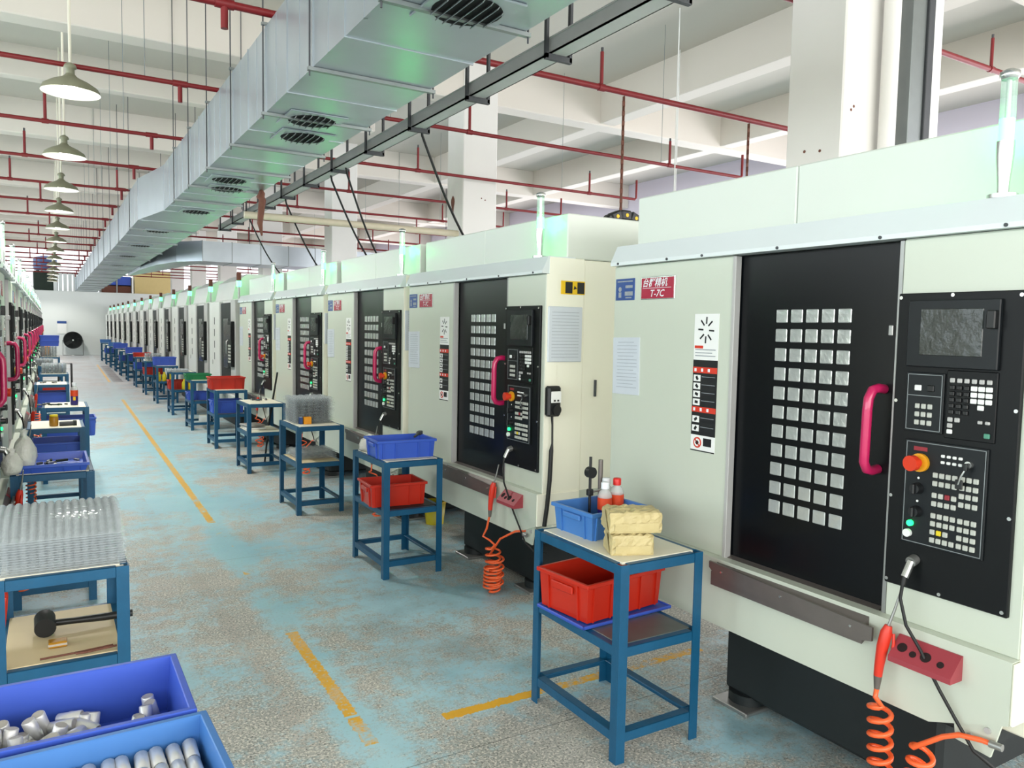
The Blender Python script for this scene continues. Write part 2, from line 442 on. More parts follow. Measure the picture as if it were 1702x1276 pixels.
b = MB(); b.box(3.9, 5.7, 45.0, 46.0, 0, 4.35, 'wall_yellow', .01); struct('wall_annex', b)
b = MB(); b.box(5.7, 13, 44.2, 44.4, 0, 2.6, 'wall_lilac', .01); struct('wall_far_side', b)

# ------------------------------------------------------------------ supply-air duct
duct = thing('air_duct', 'long galvanised air duct with round grilles hanging above the aisle', 'duct', (0, 0, 0))
def duct_sec(y0, y1, xa0, xa1, xb=2.02, zb=3.1, zt=3.67, name='duct_section'):
    b = MB()
    vs = [(xa0, y0, zb), (xb, y0, zb), (xb, y0, zt), (xa0, y0, zt), (xa1, y1, zb), (xb, y1, zb), (xb, y1, zt), (xa1, y1, zt)]
    b.add(vs, [(0, 1, 2, 3), (4, 5, 6, 7), (0, 1, 5, 4), (3, 2, 6, 7), (0, 3, 7, 4), (1, 2, 6, 5)], 'galv')
    # standing seam at the section's near edge
    e = .006
    b.add([(xa0-e, y0-.005, zb-e), (xb+e, y0-.005, zb-e), (xb+e, y0-.005, zt+e), (xa0-e, y0-.005, zt+e),
           (xa0-e, y0+.006, zb-e), (xb+e, y0+.006, zb-e), (xb+e, y0+.006, zt+e), (xa0-e, y0+.006, zt+e)],
          [(0, 1, 2, 3), (4, 5, 6, 7), (0, 1, 5, 4), (3, 2, 6, 7), (0, 3, 7, 4), (1, 2, 6, 5)], 'galv')
    ym = (y0+y1)/2; xm = (xa0+xa1)/2
    b.box(xm-.003, xm+.02, ym-.004, ym+.004, zb, zt, 'galv') if xa0 == xa1 else None
    return b.build(name, duct)
YS = [-1.6+.545*i for i in range(24)]
for i in range(23): duct_sec(YS[i], YS[i+1], 1.3, 1.3)
duct_sec(YS[23], 12.15, 1.3, 1.11, name='duct_taper')
y = 12.15
FAR = []
while y < 42.5:
    duct_sec(y, min(y+1.09, 42.6), 1.11, 1.11); FAR.append(y); y += 1.09
def flange(y, xa):
    b = MB()
    b.box(xa-.03, 2.05, y-.014, y+.014, 3.078, 3.098, 'galv_dark'); b.box(xa-.03, 2.05, y-.014, y+.014, 3.672, 3.69, 'galv_dark')
    for x in (xa-.02, 2.04): b.cyl((x, y, 3.05), (x, y, 5.45), .005, 'hanger_dark', n=6)
    b.build('hanger', duct)
for i in range(1, 23, 2): flange(YS[i]+.0, 1.3)
for y in FAR[1::2]: flange(y, 1.11)
def grille(x, y, s=.4):
    p = MB(); p.box(x-s/2, x+s/2, y-s/2, y+s/2, 3.088, 3.1, 'galv', .004)
    g = p.build('air_grille', duct)
    d = MB(); d.cyl((x, y, 3.0875), (x, y, 3.0885), s*.41, 'duct_dark', n=26); d.build('grille_opening', g)
    r = s*.41
    for k in range(-3, 4):
        xx = k*r/3.6; h = math.sqrt(max(0, r*r-xx*xx))
        q = MB(); q.rbox((x+xx, y, 3.081), (.004, 2*h*.98, .022), 'galv_dark', Matrix.Rotation(.6, 4, 'Y')); q.build('louvre', g)
for x, y in ((1.66, 2.7), (1.66, 3.22), (1.62, 5.5), (1.70, 6.02), (1.58, 8.2), (1.66, 8.75), (1.66, 10.75), (1.5, 13.4), (1.5, 16.1), (1.5, 18.8), (1.5, 22)):
    grille(x, y)
# branch duct from the right, turning into the main duct
br = thing('branch_duct', 'wide galvanised branch duct crossing behind the columns into the main duct', 'duct', (0, 0, 0))
x = 2.9; k = 0
while x < 11:
    b = MB(); b.box(x, x+.62, 18.0, 19.1, 3.02, 3.46, 'galv'); b.box(x-.006, x+.006, 17.99, 19.11, 3.01, 3.47, 'galv_dark'); b.build('duct_section', br); x += .62
b = MB(); poly = [(2.9, 18.0), (2.9, 19.1), (2.75, 20.5), (2.35, 23.5), (2.03, 25.5), (2.03, 22.5), (2.2, 20.0), (2.45, 18.6)]
b.prism(poly, 'z', 3.02, 3.46, 'galv'); b.build('duct_elbow', br)
b = MB()
for x in (4, 6.5, 9): b.cyl((x, 18.5, 3.46), (x, 18.5, 5.45), .008, 'hanger_dark', n=6)
b.build('hanger', br)

# ------------------------------------------------------------------ cable tray on its hangers
ct = thing('cable_tray', 'grey steel cable tray on hangers right of the air duct', 'cable tray', (0, 0, 0))
b = MB(); b.box(2.6, 2.72, -.5, 14.5, 3.3, 3.31, 'tray_grey'); b.box(2.6, 2.608, -.5, 14.5, 3.3, 3.39, 'tray_grey'); b.box(2.712, 2.72, -.5, 14.5, 3.3, 3.39, 'tray_grey')
b.box(2.595, 2.725, -.5, 14.5, 3.388, 3.396, 'tray_grey'); b.build('channel', ct)
y = .9
while y < 14.5:
    b = MB()
    for x in (2.575, 2.745): b.box(x-.009, x+.009, y-.014, y+.014, 3.27, 5.45, 'hanger_dark')
    b.box(2.566, 2.754, y-.014, y+.014, 3.265, 3.297, 'hanger_dark'); b.build('hanger', ct); y += 1.02
# cables dropping from the tray to the machines
for i, (y, x1, y1, z1) in enumerate(((6.0, 3.35, 6.3, 2.335), (7.9, 3.3, 8.4, 2.335), (8.4, 3.4, 8.9, 2.335), (10.3, 3.3, 10.6, 2.335), (12.4, 3.3, 12.9, 2.465))):
    b = MB(); b.tube([(2.68, y, 3.31), (2.69, y+.01, 3.29)] + [Vector((2.7, y+.02, 3.25)).lerp(Vector((x1, y1, z1)), q/8) - Vector((0, 0, .07*math.sin(PI*q/8))) for q in range(9)], .011, 'black_rubber', n=7)
    tag(b.build('power_cable'), f'{ORD[i]} black power cable from the camera dropping from the tray to a machine', 'cable', 'power cables off the tray')
# ------------------------------------------------------------------ sprinkler pipes
PY = [4.29, 5.47, 7.47, 9.65] + [11.75+2.08*i for i in range(14)]
for i, y in enumerate(PY):
    z0 = 3.75 if i else 4.3
    t = thing('sprinkler_pipe', f'{ORD[i]} red sprinkler pipe from the camera crossing under the ceiling', 'pipe', (0, y, z0), 0, 'red sprinkler pipes')
    xe = 12.6 if i < 2 else 8.0
    r = .026 if i < 2 else .021
    b = MB(); b.cyl((-9.5, 0, 0), (xe, 0, 0), r, 'pipe_red', n=10)
    if i >= 2: b.tube([(xe, 0, 0), (xe+.03, 0, .02), (xe+.03, 0, .3)], r*.8, 'pipe_red', n=8)
    b.build('pipe', t)
    x = -7.6+(i*.37 % .6)
    while x < xe-.4:
        if abs(x-5.3) > .45 and not (1.0 < x < 2.1):
            s = MB(); s.cyl((x, 0, 0), (x, 0, .3), .016, 'pipe_red', n=8); s.cyl((x, 0, .3), (x, 0, .335), .012, 'hanger_dark', n=8)
            s.cyl((x-.032, 0, 0), (x+.032, 0, 0), r+.006, 'pipe_red', n=10)
            s.build('sprinkler_head', t)
        x += 1.42
    for x in (-3.2, .75, 3.0, 6.6): h = MB(); h.cyl((x, 0, 0), (x, 0, 5.44-z0), .0035, 'galv_dark', n=6); h.build('hanger_rod', t)
    d = MB(); d.cyl((1.03, 0, 0), (1.03, 0, -.16), r*.95, 'pipe_red', n=10); d.cyl((.97, 0, 0), (1.09, 0, 0), r+.007, 'pipe_red', n=10); d.build('drop_pipe', t)
for i, (x, z0, lab) in enumerate(((4.38, 2.66, 'rusty brown chain hanging from the red pipe above the second machine'), (5.95, 2.3, 'rusty brown chain hanging from the red pipe left of the white column'))):
    t = thing('hanging_chain', lab, 'chain', (x, 5.47, 0))
    z = 3.72; j = 0; vm = MB()
    while z > z0:
        if j % 2: vm.box(-.016, .016, -.005, .005, z-.05, z, 'rust', .004)
        else: vm.box(-.005, .005, -.016, .016, z-.05, z, 'rust', .004)
        z -= .042; j += 1
    q = vm.build('links', t); q['kind'] = 'stuff'
t = thing('rusty_strap', 'rusty brown metal strap dangling below the air duct', 'strap', (1.985, 8.62, 0))
b = MB(); b.tube([(0, 0, 3.1), (.01, 0, 3.07), (0, .02, 3.03), (.02, .02, 3.0), (.0, .05, 2.75), (.02, .05, 2.62)], [.02, .035, .045, .04, .03, .01], 'rust', n=7); b.build('strap', t)
b = MB(); b.cyl((2.1, 10.0, 3.01), (5.07, 10.0, 3.01), .045, 'beige_pipe', n=12)
tag(b.build('beige_pipe'), 'beige insulated pipe crossing below the duct to a column', 'pipe')
# thin white pull wires
for i, (x, y) in enumerate(((6.4, 7.0), (7.34, 8.0), (6.9, 4.6))):
    b = MB(); b.cyl((x, y, 2.2), (x, y, 5.44), .008, 'paper_white', n=6)
    tag(b.build('hanging_wire'), ['thin white wire hanging near the rusty chain behind the second machine', 'thin white wire hanging from the beam left of the nearest column', 'thin white wire hanging right of the nearest column'][i], 'wire')
# beige cable elbow on the nearest column, feeding the red pipe
b = MB(); b.tube([(6.06, 3.64, 5.4), (6.06, 3.62, 4.8), (6.1, 3.7, 4.5), (6.2, 3.9, 4.36), (6.3, 4.2, 4.32)], .03, 'beige_pipe', n=8); b.cyl((6.6, 4.29, 4.3), (6.85, 4.29, 4.3), .07, 'beige_pipe', n=14)
tag(b.build('pipe_bracket'), 'beige pipe elbow clamped where the red pipe meets the column', 'bracket')

# ------------------------------------------------------------------ pendant lamps
def lamp_proto():
    t = thing('pendant_lamp', '', 'lamp', (0, 0, 0), 0, 'pendant lamps over the aisle')
    b = MB(); prof = [(.03, .155), (.05, .13), (.075, .115), (.14, .085), (.2, .045), (.22, .0)]
    b.lathe(prof, 'shade_out', n=28); b.build('lamp_shade', t)
    b = MB(); b.lathe([(.217, .001), (.197, .042), (.137, .081), (.06, .11), (.001, .115)], 'shade_in', n=28); b.build('reflector', t)
    b = MB(); b.lathe([(.001, .005), (.04, .015), (.055, .045), (.045, .08), (.02, .11)], 'bulb', n=16); b.build('bulb', t)
    b = MB(); b.lathe([(.032, .15), (.032, .19), (.05, .2), (.04, .225), (.015, .24)], 'shade_out', n=16); b.build('neck', t)
    b = MB(); b.cyl((0, 0, .23), (0, 0, 1.95), .012, 'cream_rod', n=10); b.build('rod', t)
    return t
lp = lamp_proto(); LY = [7.36, 10.2, 12.75, 15.3, 18.1, 21.1, 24.0, 27, 30, 33, 36, 39, 42]
for i, y in enumerate(LY):
    lab = f'{ORD[i]} enamel pendant lamp from the camera over the aisle'
    if i == 0: lp.location = (.19, y, 3.5); lp['label'] = lab; r = lp
    else: r = dup(lp, (.19, y, 3.5), 0, lab)
    L = D.lights.new('pendant_bulb', 'SPOT'); L.energy = 170; L.color = (1, .97, .92); L.spot_size = 2.5; L.spot_blend = .5; L.shadow_soft_size = .18
    lo = D.objects.new('pendant_bulb_light', L); COL.objects.link(lo); lo.location = (.19, y, 3.49)
# ------------------------------------------------------------------ machining centres with black sliding doors (type A)
WM = 1.96
def rbar(b, pts, r, m): b.tube(pts, r, m, n=10)
def machine_a(pieces):
    """local frame: x into the machine, y from the control end, z up"""
    t = thing('machining_center', '', 'machine', (0, 0, 0), 0, 'white machining centres')
    b = MB()
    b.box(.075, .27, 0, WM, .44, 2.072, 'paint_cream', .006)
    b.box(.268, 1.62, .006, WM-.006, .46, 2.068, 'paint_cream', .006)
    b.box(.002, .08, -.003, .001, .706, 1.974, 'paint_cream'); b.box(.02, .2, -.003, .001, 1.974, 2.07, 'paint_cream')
    b.build('body', t)
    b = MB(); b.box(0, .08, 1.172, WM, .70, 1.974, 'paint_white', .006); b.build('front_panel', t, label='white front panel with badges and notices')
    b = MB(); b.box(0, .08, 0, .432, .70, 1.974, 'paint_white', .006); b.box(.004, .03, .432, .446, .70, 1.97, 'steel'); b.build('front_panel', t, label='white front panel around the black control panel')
    b = MB(); b.box(-.004, .03, 1.158, 1.176, .70, 1.972, 'typeb_grey', .002); b.build('door_frame', t)
    # header beam with a slanted face and bolts
    b = MB(); b.prism([(-.028, 1.976), (-.028, 1.992), (.012, 2.075), (.2, 2.078), (.2, 1.976)], 'y', 0, WM, 'paint_header')
    hd = b.build('header', t)
    for y in (.1, .5, .93, 1.33, 1.55, 1.9):
        q = MB(); q.cyl((-.032, y, 1.984), (-.02, y, 1.984), .006, 'hanger_dark', n=8); q.build('bolt', hd)
    # upper splash cover
    b = MB(); b.box(.14, 1.5, 0, .985, 2.07, 2.328, 'paint_white_lit', .006); b.build('top_cover', t)
    b = MB(); b.box(.14, 1.5, .988, WM, 2.07, 2.328, 'paint_white_lit', .006); b.build('top_cover', t)
    # skirt with a cut-off corner at the control end
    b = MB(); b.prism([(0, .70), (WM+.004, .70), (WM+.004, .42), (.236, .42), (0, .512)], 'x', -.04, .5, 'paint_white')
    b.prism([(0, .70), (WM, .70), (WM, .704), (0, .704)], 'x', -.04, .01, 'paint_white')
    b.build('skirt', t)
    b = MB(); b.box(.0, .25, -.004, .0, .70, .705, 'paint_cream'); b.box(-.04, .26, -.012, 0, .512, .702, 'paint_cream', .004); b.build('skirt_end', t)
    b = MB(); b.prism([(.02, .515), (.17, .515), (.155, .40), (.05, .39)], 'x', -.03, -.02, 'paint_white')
    for y, z in ((.06, .47), (.11, .43), (.135, .485)): b.cyl((-.036, y, z), (-.028, y, z), .01, 'typeb_grey', n=10)
    b.build('corner_bracket', t)
    # base casting, feet
    b = MB(); b.box(.16, 1.5, .3, 1.29, .05, .44, 'base_dark', .02); b.box(.1, 1.55, .1, 1.37, .36, .45, 'base_dark', .01); b.build('base', t)
    for y in (.36, 1.2):
        b = MB(); b.box(.1, .34, y-.1, y+.1, 0, .018, 'steel', .004); b.cyl((.22, y, .018), (.22, y, .36), .055, 'base_dark', n=14); b.cyl((.22, y, .018), (.22, y, .06), .085, 'base_dark', n=14); b.build('levelling_foot', t)
    # door
    b = MB(); b.box(.036, .07, .44, 1.168, .70, 1.974, 'door_black', .003)
    dr = b.build('door', t)
    nz = [(.666+.07*c, 1.724-.0758*r) for r in range(11) for c in range(5)]
    def pane(cy, cz, k):
        k.box(.0325, .038, cy-.0275, cy+.0275, cz-.0255, cz+.0255, 'pane_glass', .004)
    if pieces:
        k = MB(); k.box(.0325, .038, -.0275, .0275, -.0255, .0255, 'pane_glass', .0045); pm = k.mesh('pane')
        for cy, cz in nz: obj('pane', pm, dr, (0, cy, cz))
    else:
        k = MB()
        for cy, cz in nz: pane(cy, cz, k)
        k.build('panes', dr, kind='stuff')
    b = MB(); b.tube([(.034, .497, 1.47), (0, .497, 1.474), (-.03, .498, 1.468), (-.046, .5, 1.44), (-.048, .502, 1.40), (-.048, .504, 1.25), (-.046, .506, 1.22), (-.03, .506, 1.194), (0, .506, 1.187), (.034, .506, 1.19)], .0165, 'handle_pink', n=12)
    b.build('handle', dr, label='pink bow handle')
    b = MB(); b.box(-.006, .034, .452, .468, 1.655, 1.69, 'steel', .002); b.build('latch', dr)
    # sill
    b = MB(); b.prism([(-.075, .655), (-.04, .69), (.036, .712), (.036, .70), (-.04, .62), (-.075, .60)], 'y', .46, 1.165, 'sill_metal')
    b.prism([(.42, .672), (1.17, .70), (1.17, .675), (1.12, .637), (.49, .61), (.42, .625)], 'x', -.083, -.073, 'sill_metal')
    for y in (.5, .8, 1.1): b.cyl((-.087, y, .652+.03*(y-.5)), (-.08, y, .652+.03*(y-.5)), .005, 'chrome', n=8)
    b.build('door_sill', t)
    # ---- control panel
    b = MB(); b.box(-.014, .004, .036, .43, .82, 1.794, 'panel_black', .003)
    cp = b.build('control_panel', t)
    b = MB()
    for y, z in ((.05, 1.78), (.25, 1.785), (.42, 1.78), (.046, 1.44), (.42, 1.44), (.046, 1.12), (.42, 1.12), (.05, .835), (.24, .832), (.42, .835)):
        b.cyl((-.018, y, z), (-.012, y, z), .006, 'chrome', n=8)
    b.build('panel_screw', cp, kind='stuff')
    b = MB(); b.box(-.03, -.012, .1, .386, 1.556, 1.77, 'panel_face', .003); b.build('screen_bezel', cp)
    b = MB(); b.box(-.032, -.028, .146, .342, 1.594, 1.742, 'screen_glass', .002); b.build('screen', cp, label='dark display under wrinkled film')
    b = MB(); b.box(-.05, -.028, .104, .13, 1.68, 1.735, 'key_dark', .003); b.build('port_cover', cp)
    def framed(name, y0, y1, z0, z1, m='panel_face'):
        q = MB(); q.box(-.022, -.012, y0, y1, z0, z1, m, .002)
        for a in ((y0+.006, y1-.006, z1-.008, z1-.006), (y0+.006, y1-.006, z0+.006, z0+.008), (y0+.006, y0+.008, z0+.006, z1-.006), (y1-.008, y1-.006, z0+.006, z1-.006)):
            q.box(-.0228, -.0218, *a, 'panel_line')
        return q.build(name, cp)
    f1 = framed('softkey_panel', .258, .384, 1.345, 1.538)
    q = MB(); q.box(-.0228, -.0218, .264, .378, 1.462, 1.464, 'panel_line'); q.build('divider', cp)
    q = MB(); q.box(-.02, -.012, .1, .252, 1.336, 1.55, 'panel_black', .002); q.build('keypad_panel', cp)
    f3 = framed('operator_panel', .112, .376, .975, 1.318)
    keys = []   # y, z, width, height, material
    keys += [(.342, 1.488, .022, .018, 'key_white'), (.3, 1.488, .022, .02, 'key_dark')]
    for r in range(3):
        for c in range(3): keys.append((.341-.0207*c, 1.429-.0265*r, .015, .016, 'key_grey'))
    for c in range(6): keys.append((.232-.0222*c, 1.519, .015, .014, 'typeb_grey'))
    for r in range(3):
        for c in range(3): keys.append((.165-.0222*c, 1.497-.0192*r, .019, .015, 'key_white'))
    keys.append((.143, 1.44, .019, .015, 'key_white'))
    for r in range(5):
        for c in range(3): keys.append((.232-.0222*c, 1.497-.0192*r, .016, .014, 'key_dark'))
    keys += [(.233, 1.396, .016, .014, 'typeb_grey'), (.211, 1.396, .016, .014, 'typeb_grey'), (.233, 1.377, .016, .014, 'typeb_grey'), (.233, 1.358, .017, .014, 'key_white'), (.12, 1.357, .017, .015, 'key_green'),
             (.142, 1.396, .014, .01, 'typeb_grey'), (.12, 1.396, .014, .01, 'typeb_grey')]
    ZA = [1.213, 1.186, 1.148, 1.121, 1.082, 1.056, 1.029, 1.003]
    for i, z in enumerate(ZA):
        for c in range(4):
            if i == 6 and c == 3: continue
            mm = 'key_red' if (i == 2 and c == 2) else 'key_yellow' if (i == 6 and c == 1) else 'key_grey'
            keys.append((.269-.0206*c, z, .0158, .0165, mm))
    for z in [1.214, 1.187, 1.161, 1.134, 1.082, 1.056, 1.029, 1.003]:
        for c in range(3): keys.append((.184-.0206*c, z, .0158, .0165, 'key_grey'))
    for r in range(2):
        for c in range(4): keys.append((.248-.0183*c, 1.277-.02*r, .012, .009, 'key_white'))
    if pieces:
        cache = {}
        for y, z, w, h, mm in keys:
            kk = (w, h, mm)
            if kk not in cache:
                q = MB(); q.box(-.027, -.02, -w/2, w/2, -h/2, h/2, mm, .002); cache[kk] = q.mesh('key')
            obj('key', cache[kk], cp, (0, y, z))
    else:
        q = MB()
        for y, z, w, h, mm in keys: q.box(-.027, -.02, y-w/2, y+w/2, z-h/2, z+h/2, mm)
        q.build('keys', cp, kind='stuff')
    q = MB(); q.cyl((-.022, .32, 1.246), (-.034, .32, 1.246), .03, 'estop_yellow', n=20); q.cyl((-.034, .322, 1.246), (-.055, .324, 1.246), .015, 'estop_red', n=16);
    q.cyl((-.053, .324, 1.246), (-.074, .326, 1.246), .025, 'estop_red', n=20)
    q.build('emergency_stop', cp, label='red mushroom stop button on a yellow ring')
    q = MB(); q.box(-.0228, -.0218, .30, .345, 1.284, 1.297, 'key_red'); q.build('stop_marking', cp)
    for z in (1.161, 1.085):
        q = MB(); q.cyl((-.022, .324, z), (-.046, .324, z), .019, 'black_plastic', r1=.016, n=18); q.box(-.056, -.045, .319, .329, z-.017, z+.017, 'black_plastic', .003)
        q.cyl((-.0225, .324, z+.034), (-.0235, .324, z+.034), .004, 'key_white', n=8); q.build('selector_knob', cp)
    q = MB(); q.cyl((-.022, .342, 1.043), (-.032, .342, 1.043), .01, 'lit_green', n=14); q.build('start_lamp', cp)
    q = MB(); q.cyl((-.022, .349, 1.009), (-.034, .349, 1.009), .013, 'key_white', n=16); q.build('push_button', cp)
    q = MB(); q.cyl((-.022, .165, 1.263), (-.034, .165, 1.263), .011, 'chrome', n=14); q.box(-.05, -.034, .16, .17, 1.245, 1.268, 'black_plastic', .002)
    q.tube([(-.045, .165, 1.25), (-.05, .175, 1.228), (-.045, .185, 1.2)], .003, 'chrome', n=6); q.box(-.045, -.04, .172, .196, 1.185, 1.215, 'black_plastic', .003); q.build('key_switch', cp)
    # plug and cable hanging from it through the tool rack
    q = MB(); q.cyl((-.014, .325, .925), (-.04, .325, .918), .017, 'steel', n=14); q.cyl((-.036, .325, .92), (-.06, .33, .87), .013, 'chrome', n=12); q.cyl((-.06, .33, .87), (-.066, .331, .845), .009, 'black_rubber', n=10)
    q.build('plug', cp)
    q = MB(); q.tube([(-.066, .331, .85), (-.072, .333, .8), (-.078, .305, .72), (-.08, .25, .655), (-.078, .225, .61), (-.07, .19, .55), (-.06, .145, .48), (-.055, .085, .40), (-.03, .03, .36), (.05, .02, .34)], .0055, 'black_rubber', n=7); q.build('cable', cp)
    # tool rack on the skirt
    b = MB(); b.prism([(-.04, .672), (-.046, .672), (-.105, .612), (-.105, .594), (-.04, .594)], 'y', .14, .345, 'rack_red')
    rk = b.build('tool_rack', t, label='dark red magnetic tool rack')
    n_ = Vector((-.06, 0, .059)).normalized()
    for y, u, r in ((.315, .5, .016), (.275, .62, .011), (.235, .55, .017), (.185, .62, .011)):
        c = Vector((-.046, y, .672)) + Vector((-.059, 0, -.06))*u
        q = MB(); q.cyl(c - n_*.004, c + n_*.0015, r, 'hole_dark', n=16); q.build('hole', rk)
    # ---- printed badges and notices
    b = MB(); b.box(-.005, .001, 1.518, 1.752, 1.806, 1.912, 'chrome', .002); b.box(-.0062, -.004, 1.524, 1.746, 1.81, 1.906, 'badge_red', .001)
    b.box(-.0072, -.006, 1.54, 1.735, 1.8575, 1.8595, 'print_white')
    text(b, '台群精机', .043, 'print_white', front(-.0075, 1.738, 1.868), shear=.25, bold=.0006)
    text(b, 'T-7C', .046, 'print_white', front(-.0075, 1.685, 1.818), shear=.25, bold=.0004)
    b.build('name_badge', t, label='red name badge lettered T-7C')
    b = MB(); b.box(-.003, .001, 1.80, 1.945, 1.806, 1.912, 'badge_blue', .002)
    for z, y0, y1, h in ((1.898, 1.815, 1.93, .006), (1.872, 1.815, 1.868, .013), (1.838, 1.813, 1.872, .02), (1.818, 1.822, 1.866, .005)): b.box(-.0042, -.0028, y0, y1, z-h/2, z+h/2, 'print_grey')
    b.cyl((-.0028, 1.91, 1.86), (-.0042, 1.91, 1.86), .012, 'print_grey', n=12); b.box(-.0042, -.0028, 1.9, 1.92, 1.82, 1.846, 'print_grey')
    b.build('status_sticker', t)
    b = MB(); y0, y1 = 1.243, 1.386
    b.box(-.002, .001, y0, y1, 1.535, 1.735, 'paper_white')
    for k in range(8):
        a = k*PI/4+.05; R = Matrix.Rotation(a, 4, 'X')
        b.rbox((-.0027, 1.315+math.sin(a)*-.032, 1.665+math.cos(a)*.042), (.001, .007, .03), 'print_black', R)
    for z, w in ((1.58, .12), (1.566, .1), (1.553, .12)): b.box(-.003, -.002, y1-.01-w, y1-.01, z-.002, z+.002, 'print_grey')
    b.box(-.003, -.002, 1.33, 1.38, 1.585, 1.597, 'print_red')
    b.box(-.002, .001, y0, y1, 1.205, 1.535, 'print_black')
    b.box(-.003, -.002, y0, y1, 1.478, 1.504, 'print_red'); b.box(-.003, -.002, y0, y1, 1.306, 1.33, 'print_red')
    for z in (1.455, 1.42, 1.385, 1.35, 1.275, 1.235):
        b.box(-.003, -.002, y1-.047, y1-.006, z-.014, z+.014, 'paper_white'); b.rbox((-.0035, y1-.027, z), (.001, .018, .012), 'print_black', Matrix.Rotation(.5+z*9, 4, 'X'))
        b.box(-.003, -.002, y0+.01, y1-.055, z+.006, z+.008, 'print_grey')
    for y in (1.37, 1.33, 1.29): b.box(-.004, -.003, y-.006, y+.006, 1.484, 1.498, 'print_white'); b.box(-.004, -.003, y-.006, y+.006, 1.311, 1.325, 'print_white')
    b.box(-.002, .001, y0, y1, 1.134, 1.205, 'paper_white'); b.box(-.003, -.002, y0, y1, 1.134, 1.139, 'print_black')
    b.cyl((-.002, 1.345, 1.172), (-.003, 1.345, 1.172), .024, 'print_red', n=20); b.cyl((-.003, 1.345, 1.172), (-.0036, 1.345, 1.172), .017, 'paper_white', n=20)
    b.rbox((-.004, 1.345, 1.172), (.001, .036, .006), 'print_red', Matrix.Rotation(.8, 4, 'X')); b.cyl((-.0038, 1.345, 1.172), (-.0045, 1.345, 1.172), .01, 'print_black', n=6)
    b.box(-.003, -.002, 1.262, 1.31, 1.16, 1.195, 'print_black')
    b.build('warning_label', t)
    b = MB(); R = Matrix.Rotation(-.02, 4, 'X'); b.rbox((-.003, 1.848, 1.484), (.005, .2, .28), 'paper_blue', R)
    for k in range(14): b.rbox((-.0062, 1.85-(.01 if k % 4 else 0), 1.6-.017*k), (.001, .15 if k % 4 else .12, .003), 'paper_line', R)
    b.build('paper_notice', t, label='printed sheet in a clear sleeve')
    # ---- control-end side: sleeve, hazard sticker, vent slot
    b = MB(); b.box(.012, .25, -.014, 0, 1.47, 1.79, 'paper_blue', .004)
    for k in range(15): b.box(.035, .225, -.0152, -.0138, 1.755-.0185*k, 1.758-.0185*k, 'paper_line')
    b.build('document_sleeve', t)
    b = MB(); b.box(.1, .27, -.003, 0, 1.862, 1.94, 'print_yellow', .001); b.box(.13, .18, -.004, -.002, 1.868, 1.934, 'print_black'); b.box(.215, .265, -.004, -.002, 1.868, 1.934, 'print_black'); b.cyl((.198, -.002, 1.9), (.198, -.0045, 1.9), .014, 'print_black', n=3)
    b.build('hazard_sticker', t)
    b = MB(); b.box(.36, .375, -.004, .008, 1.26, 1.36, 'hanger_dark', .002); b.build('vent_slot', t)
    # ---- signal tower
    px, py = .05, .155
    b = MB(); b.cyl((px, py, 2.075), (px, py, 2.087), .042, 'chrome', n=18); b.lathe([(.016, 2.087), (.017, 2.12), (.024, 2.2), (.025, 2.246)], 'chrome', (px, py, 0), n=16)
    tw = b.build('signal_tower', t)
    b = MB(); b.cyl((px, py, 2.246), (px, py, 2.312), .021, 'tower_green', n=16); b.build('lens', tw, label='lit green lens')
    b = MB(); b.cyl((px, py, 2.312), (px, py, 2.43), .022, 'tower_clear', n=16); b.cyl((px, py, 2.312), (px, py, 2.43), .008, 'chrome', n=8); b.build('tube', tw)
    b = MB(); b.lathe([(.022, 2.428), (.028, 2.436), (.027, 2.45), (.012, 2.458), (.001, 2.459)], 'chrome', (px, py, 0), n=16); b.build('cap', tw)
    return t
def tower_light(x, y, z, e):
    L = D.lights.new('tower_glow', 'POINT'); L.energy = e; L.color = (0, 1, .12); L.shadow_soft_size = .02
    o = D.objects.new('tower_glow', L); COL.objects.link(o); o.location = (x, y, z)
mA = machine_a(True); mB = machine_a(False)
RA = [1.12, 3.70, 5.77, 7.88, 10.0]
RLAB = ['foremost white machining centre with the red T-7C badge, cut by the right edge',
        'second white machining centre from the right edge, its cream end with a pendant in view',
        'third white machining centre in the long row behind the blue tables',
        'fourth white machining centre in the long row behind the blue tables',
        'fifth white machining centre, last of the long row with a pink handle in view']
for i, y in enumerate(RA):
    if i == 0: mA.location = (2.44, y, 0); mA['label'] = RLAB[0]
    elif i < 3: dup(mA, (2.44, y, 0), 0, RLAB[i])
    elif i == 3: mB.location = (2.44, y, 0); mB['label'] = RLAB[3]
    else: dup(mB, (2.44, y, 0), 0, RLAB[i])
    tower_light(2.44+.085, y+.155, 2.28, 1.0)
LA = [5.5, 7.72, 9.95, 12.2, 14.4, 16.6, 18.8, 21.0, 23.2, 25.4, 27.6, 29.8, 32.0, 34.2, 36.4, 38.6, 40.8]
for i, y in enumerate(LA):
    dup(mB, (-.265, y, 0), PI, f'{ORD[i]} white machining centre from the camera at the left edge, its front seen edge-on', 'machines along the left edge')
    if i < 9: tower_light(-.265-.085, y-.155, 2.28, .9)
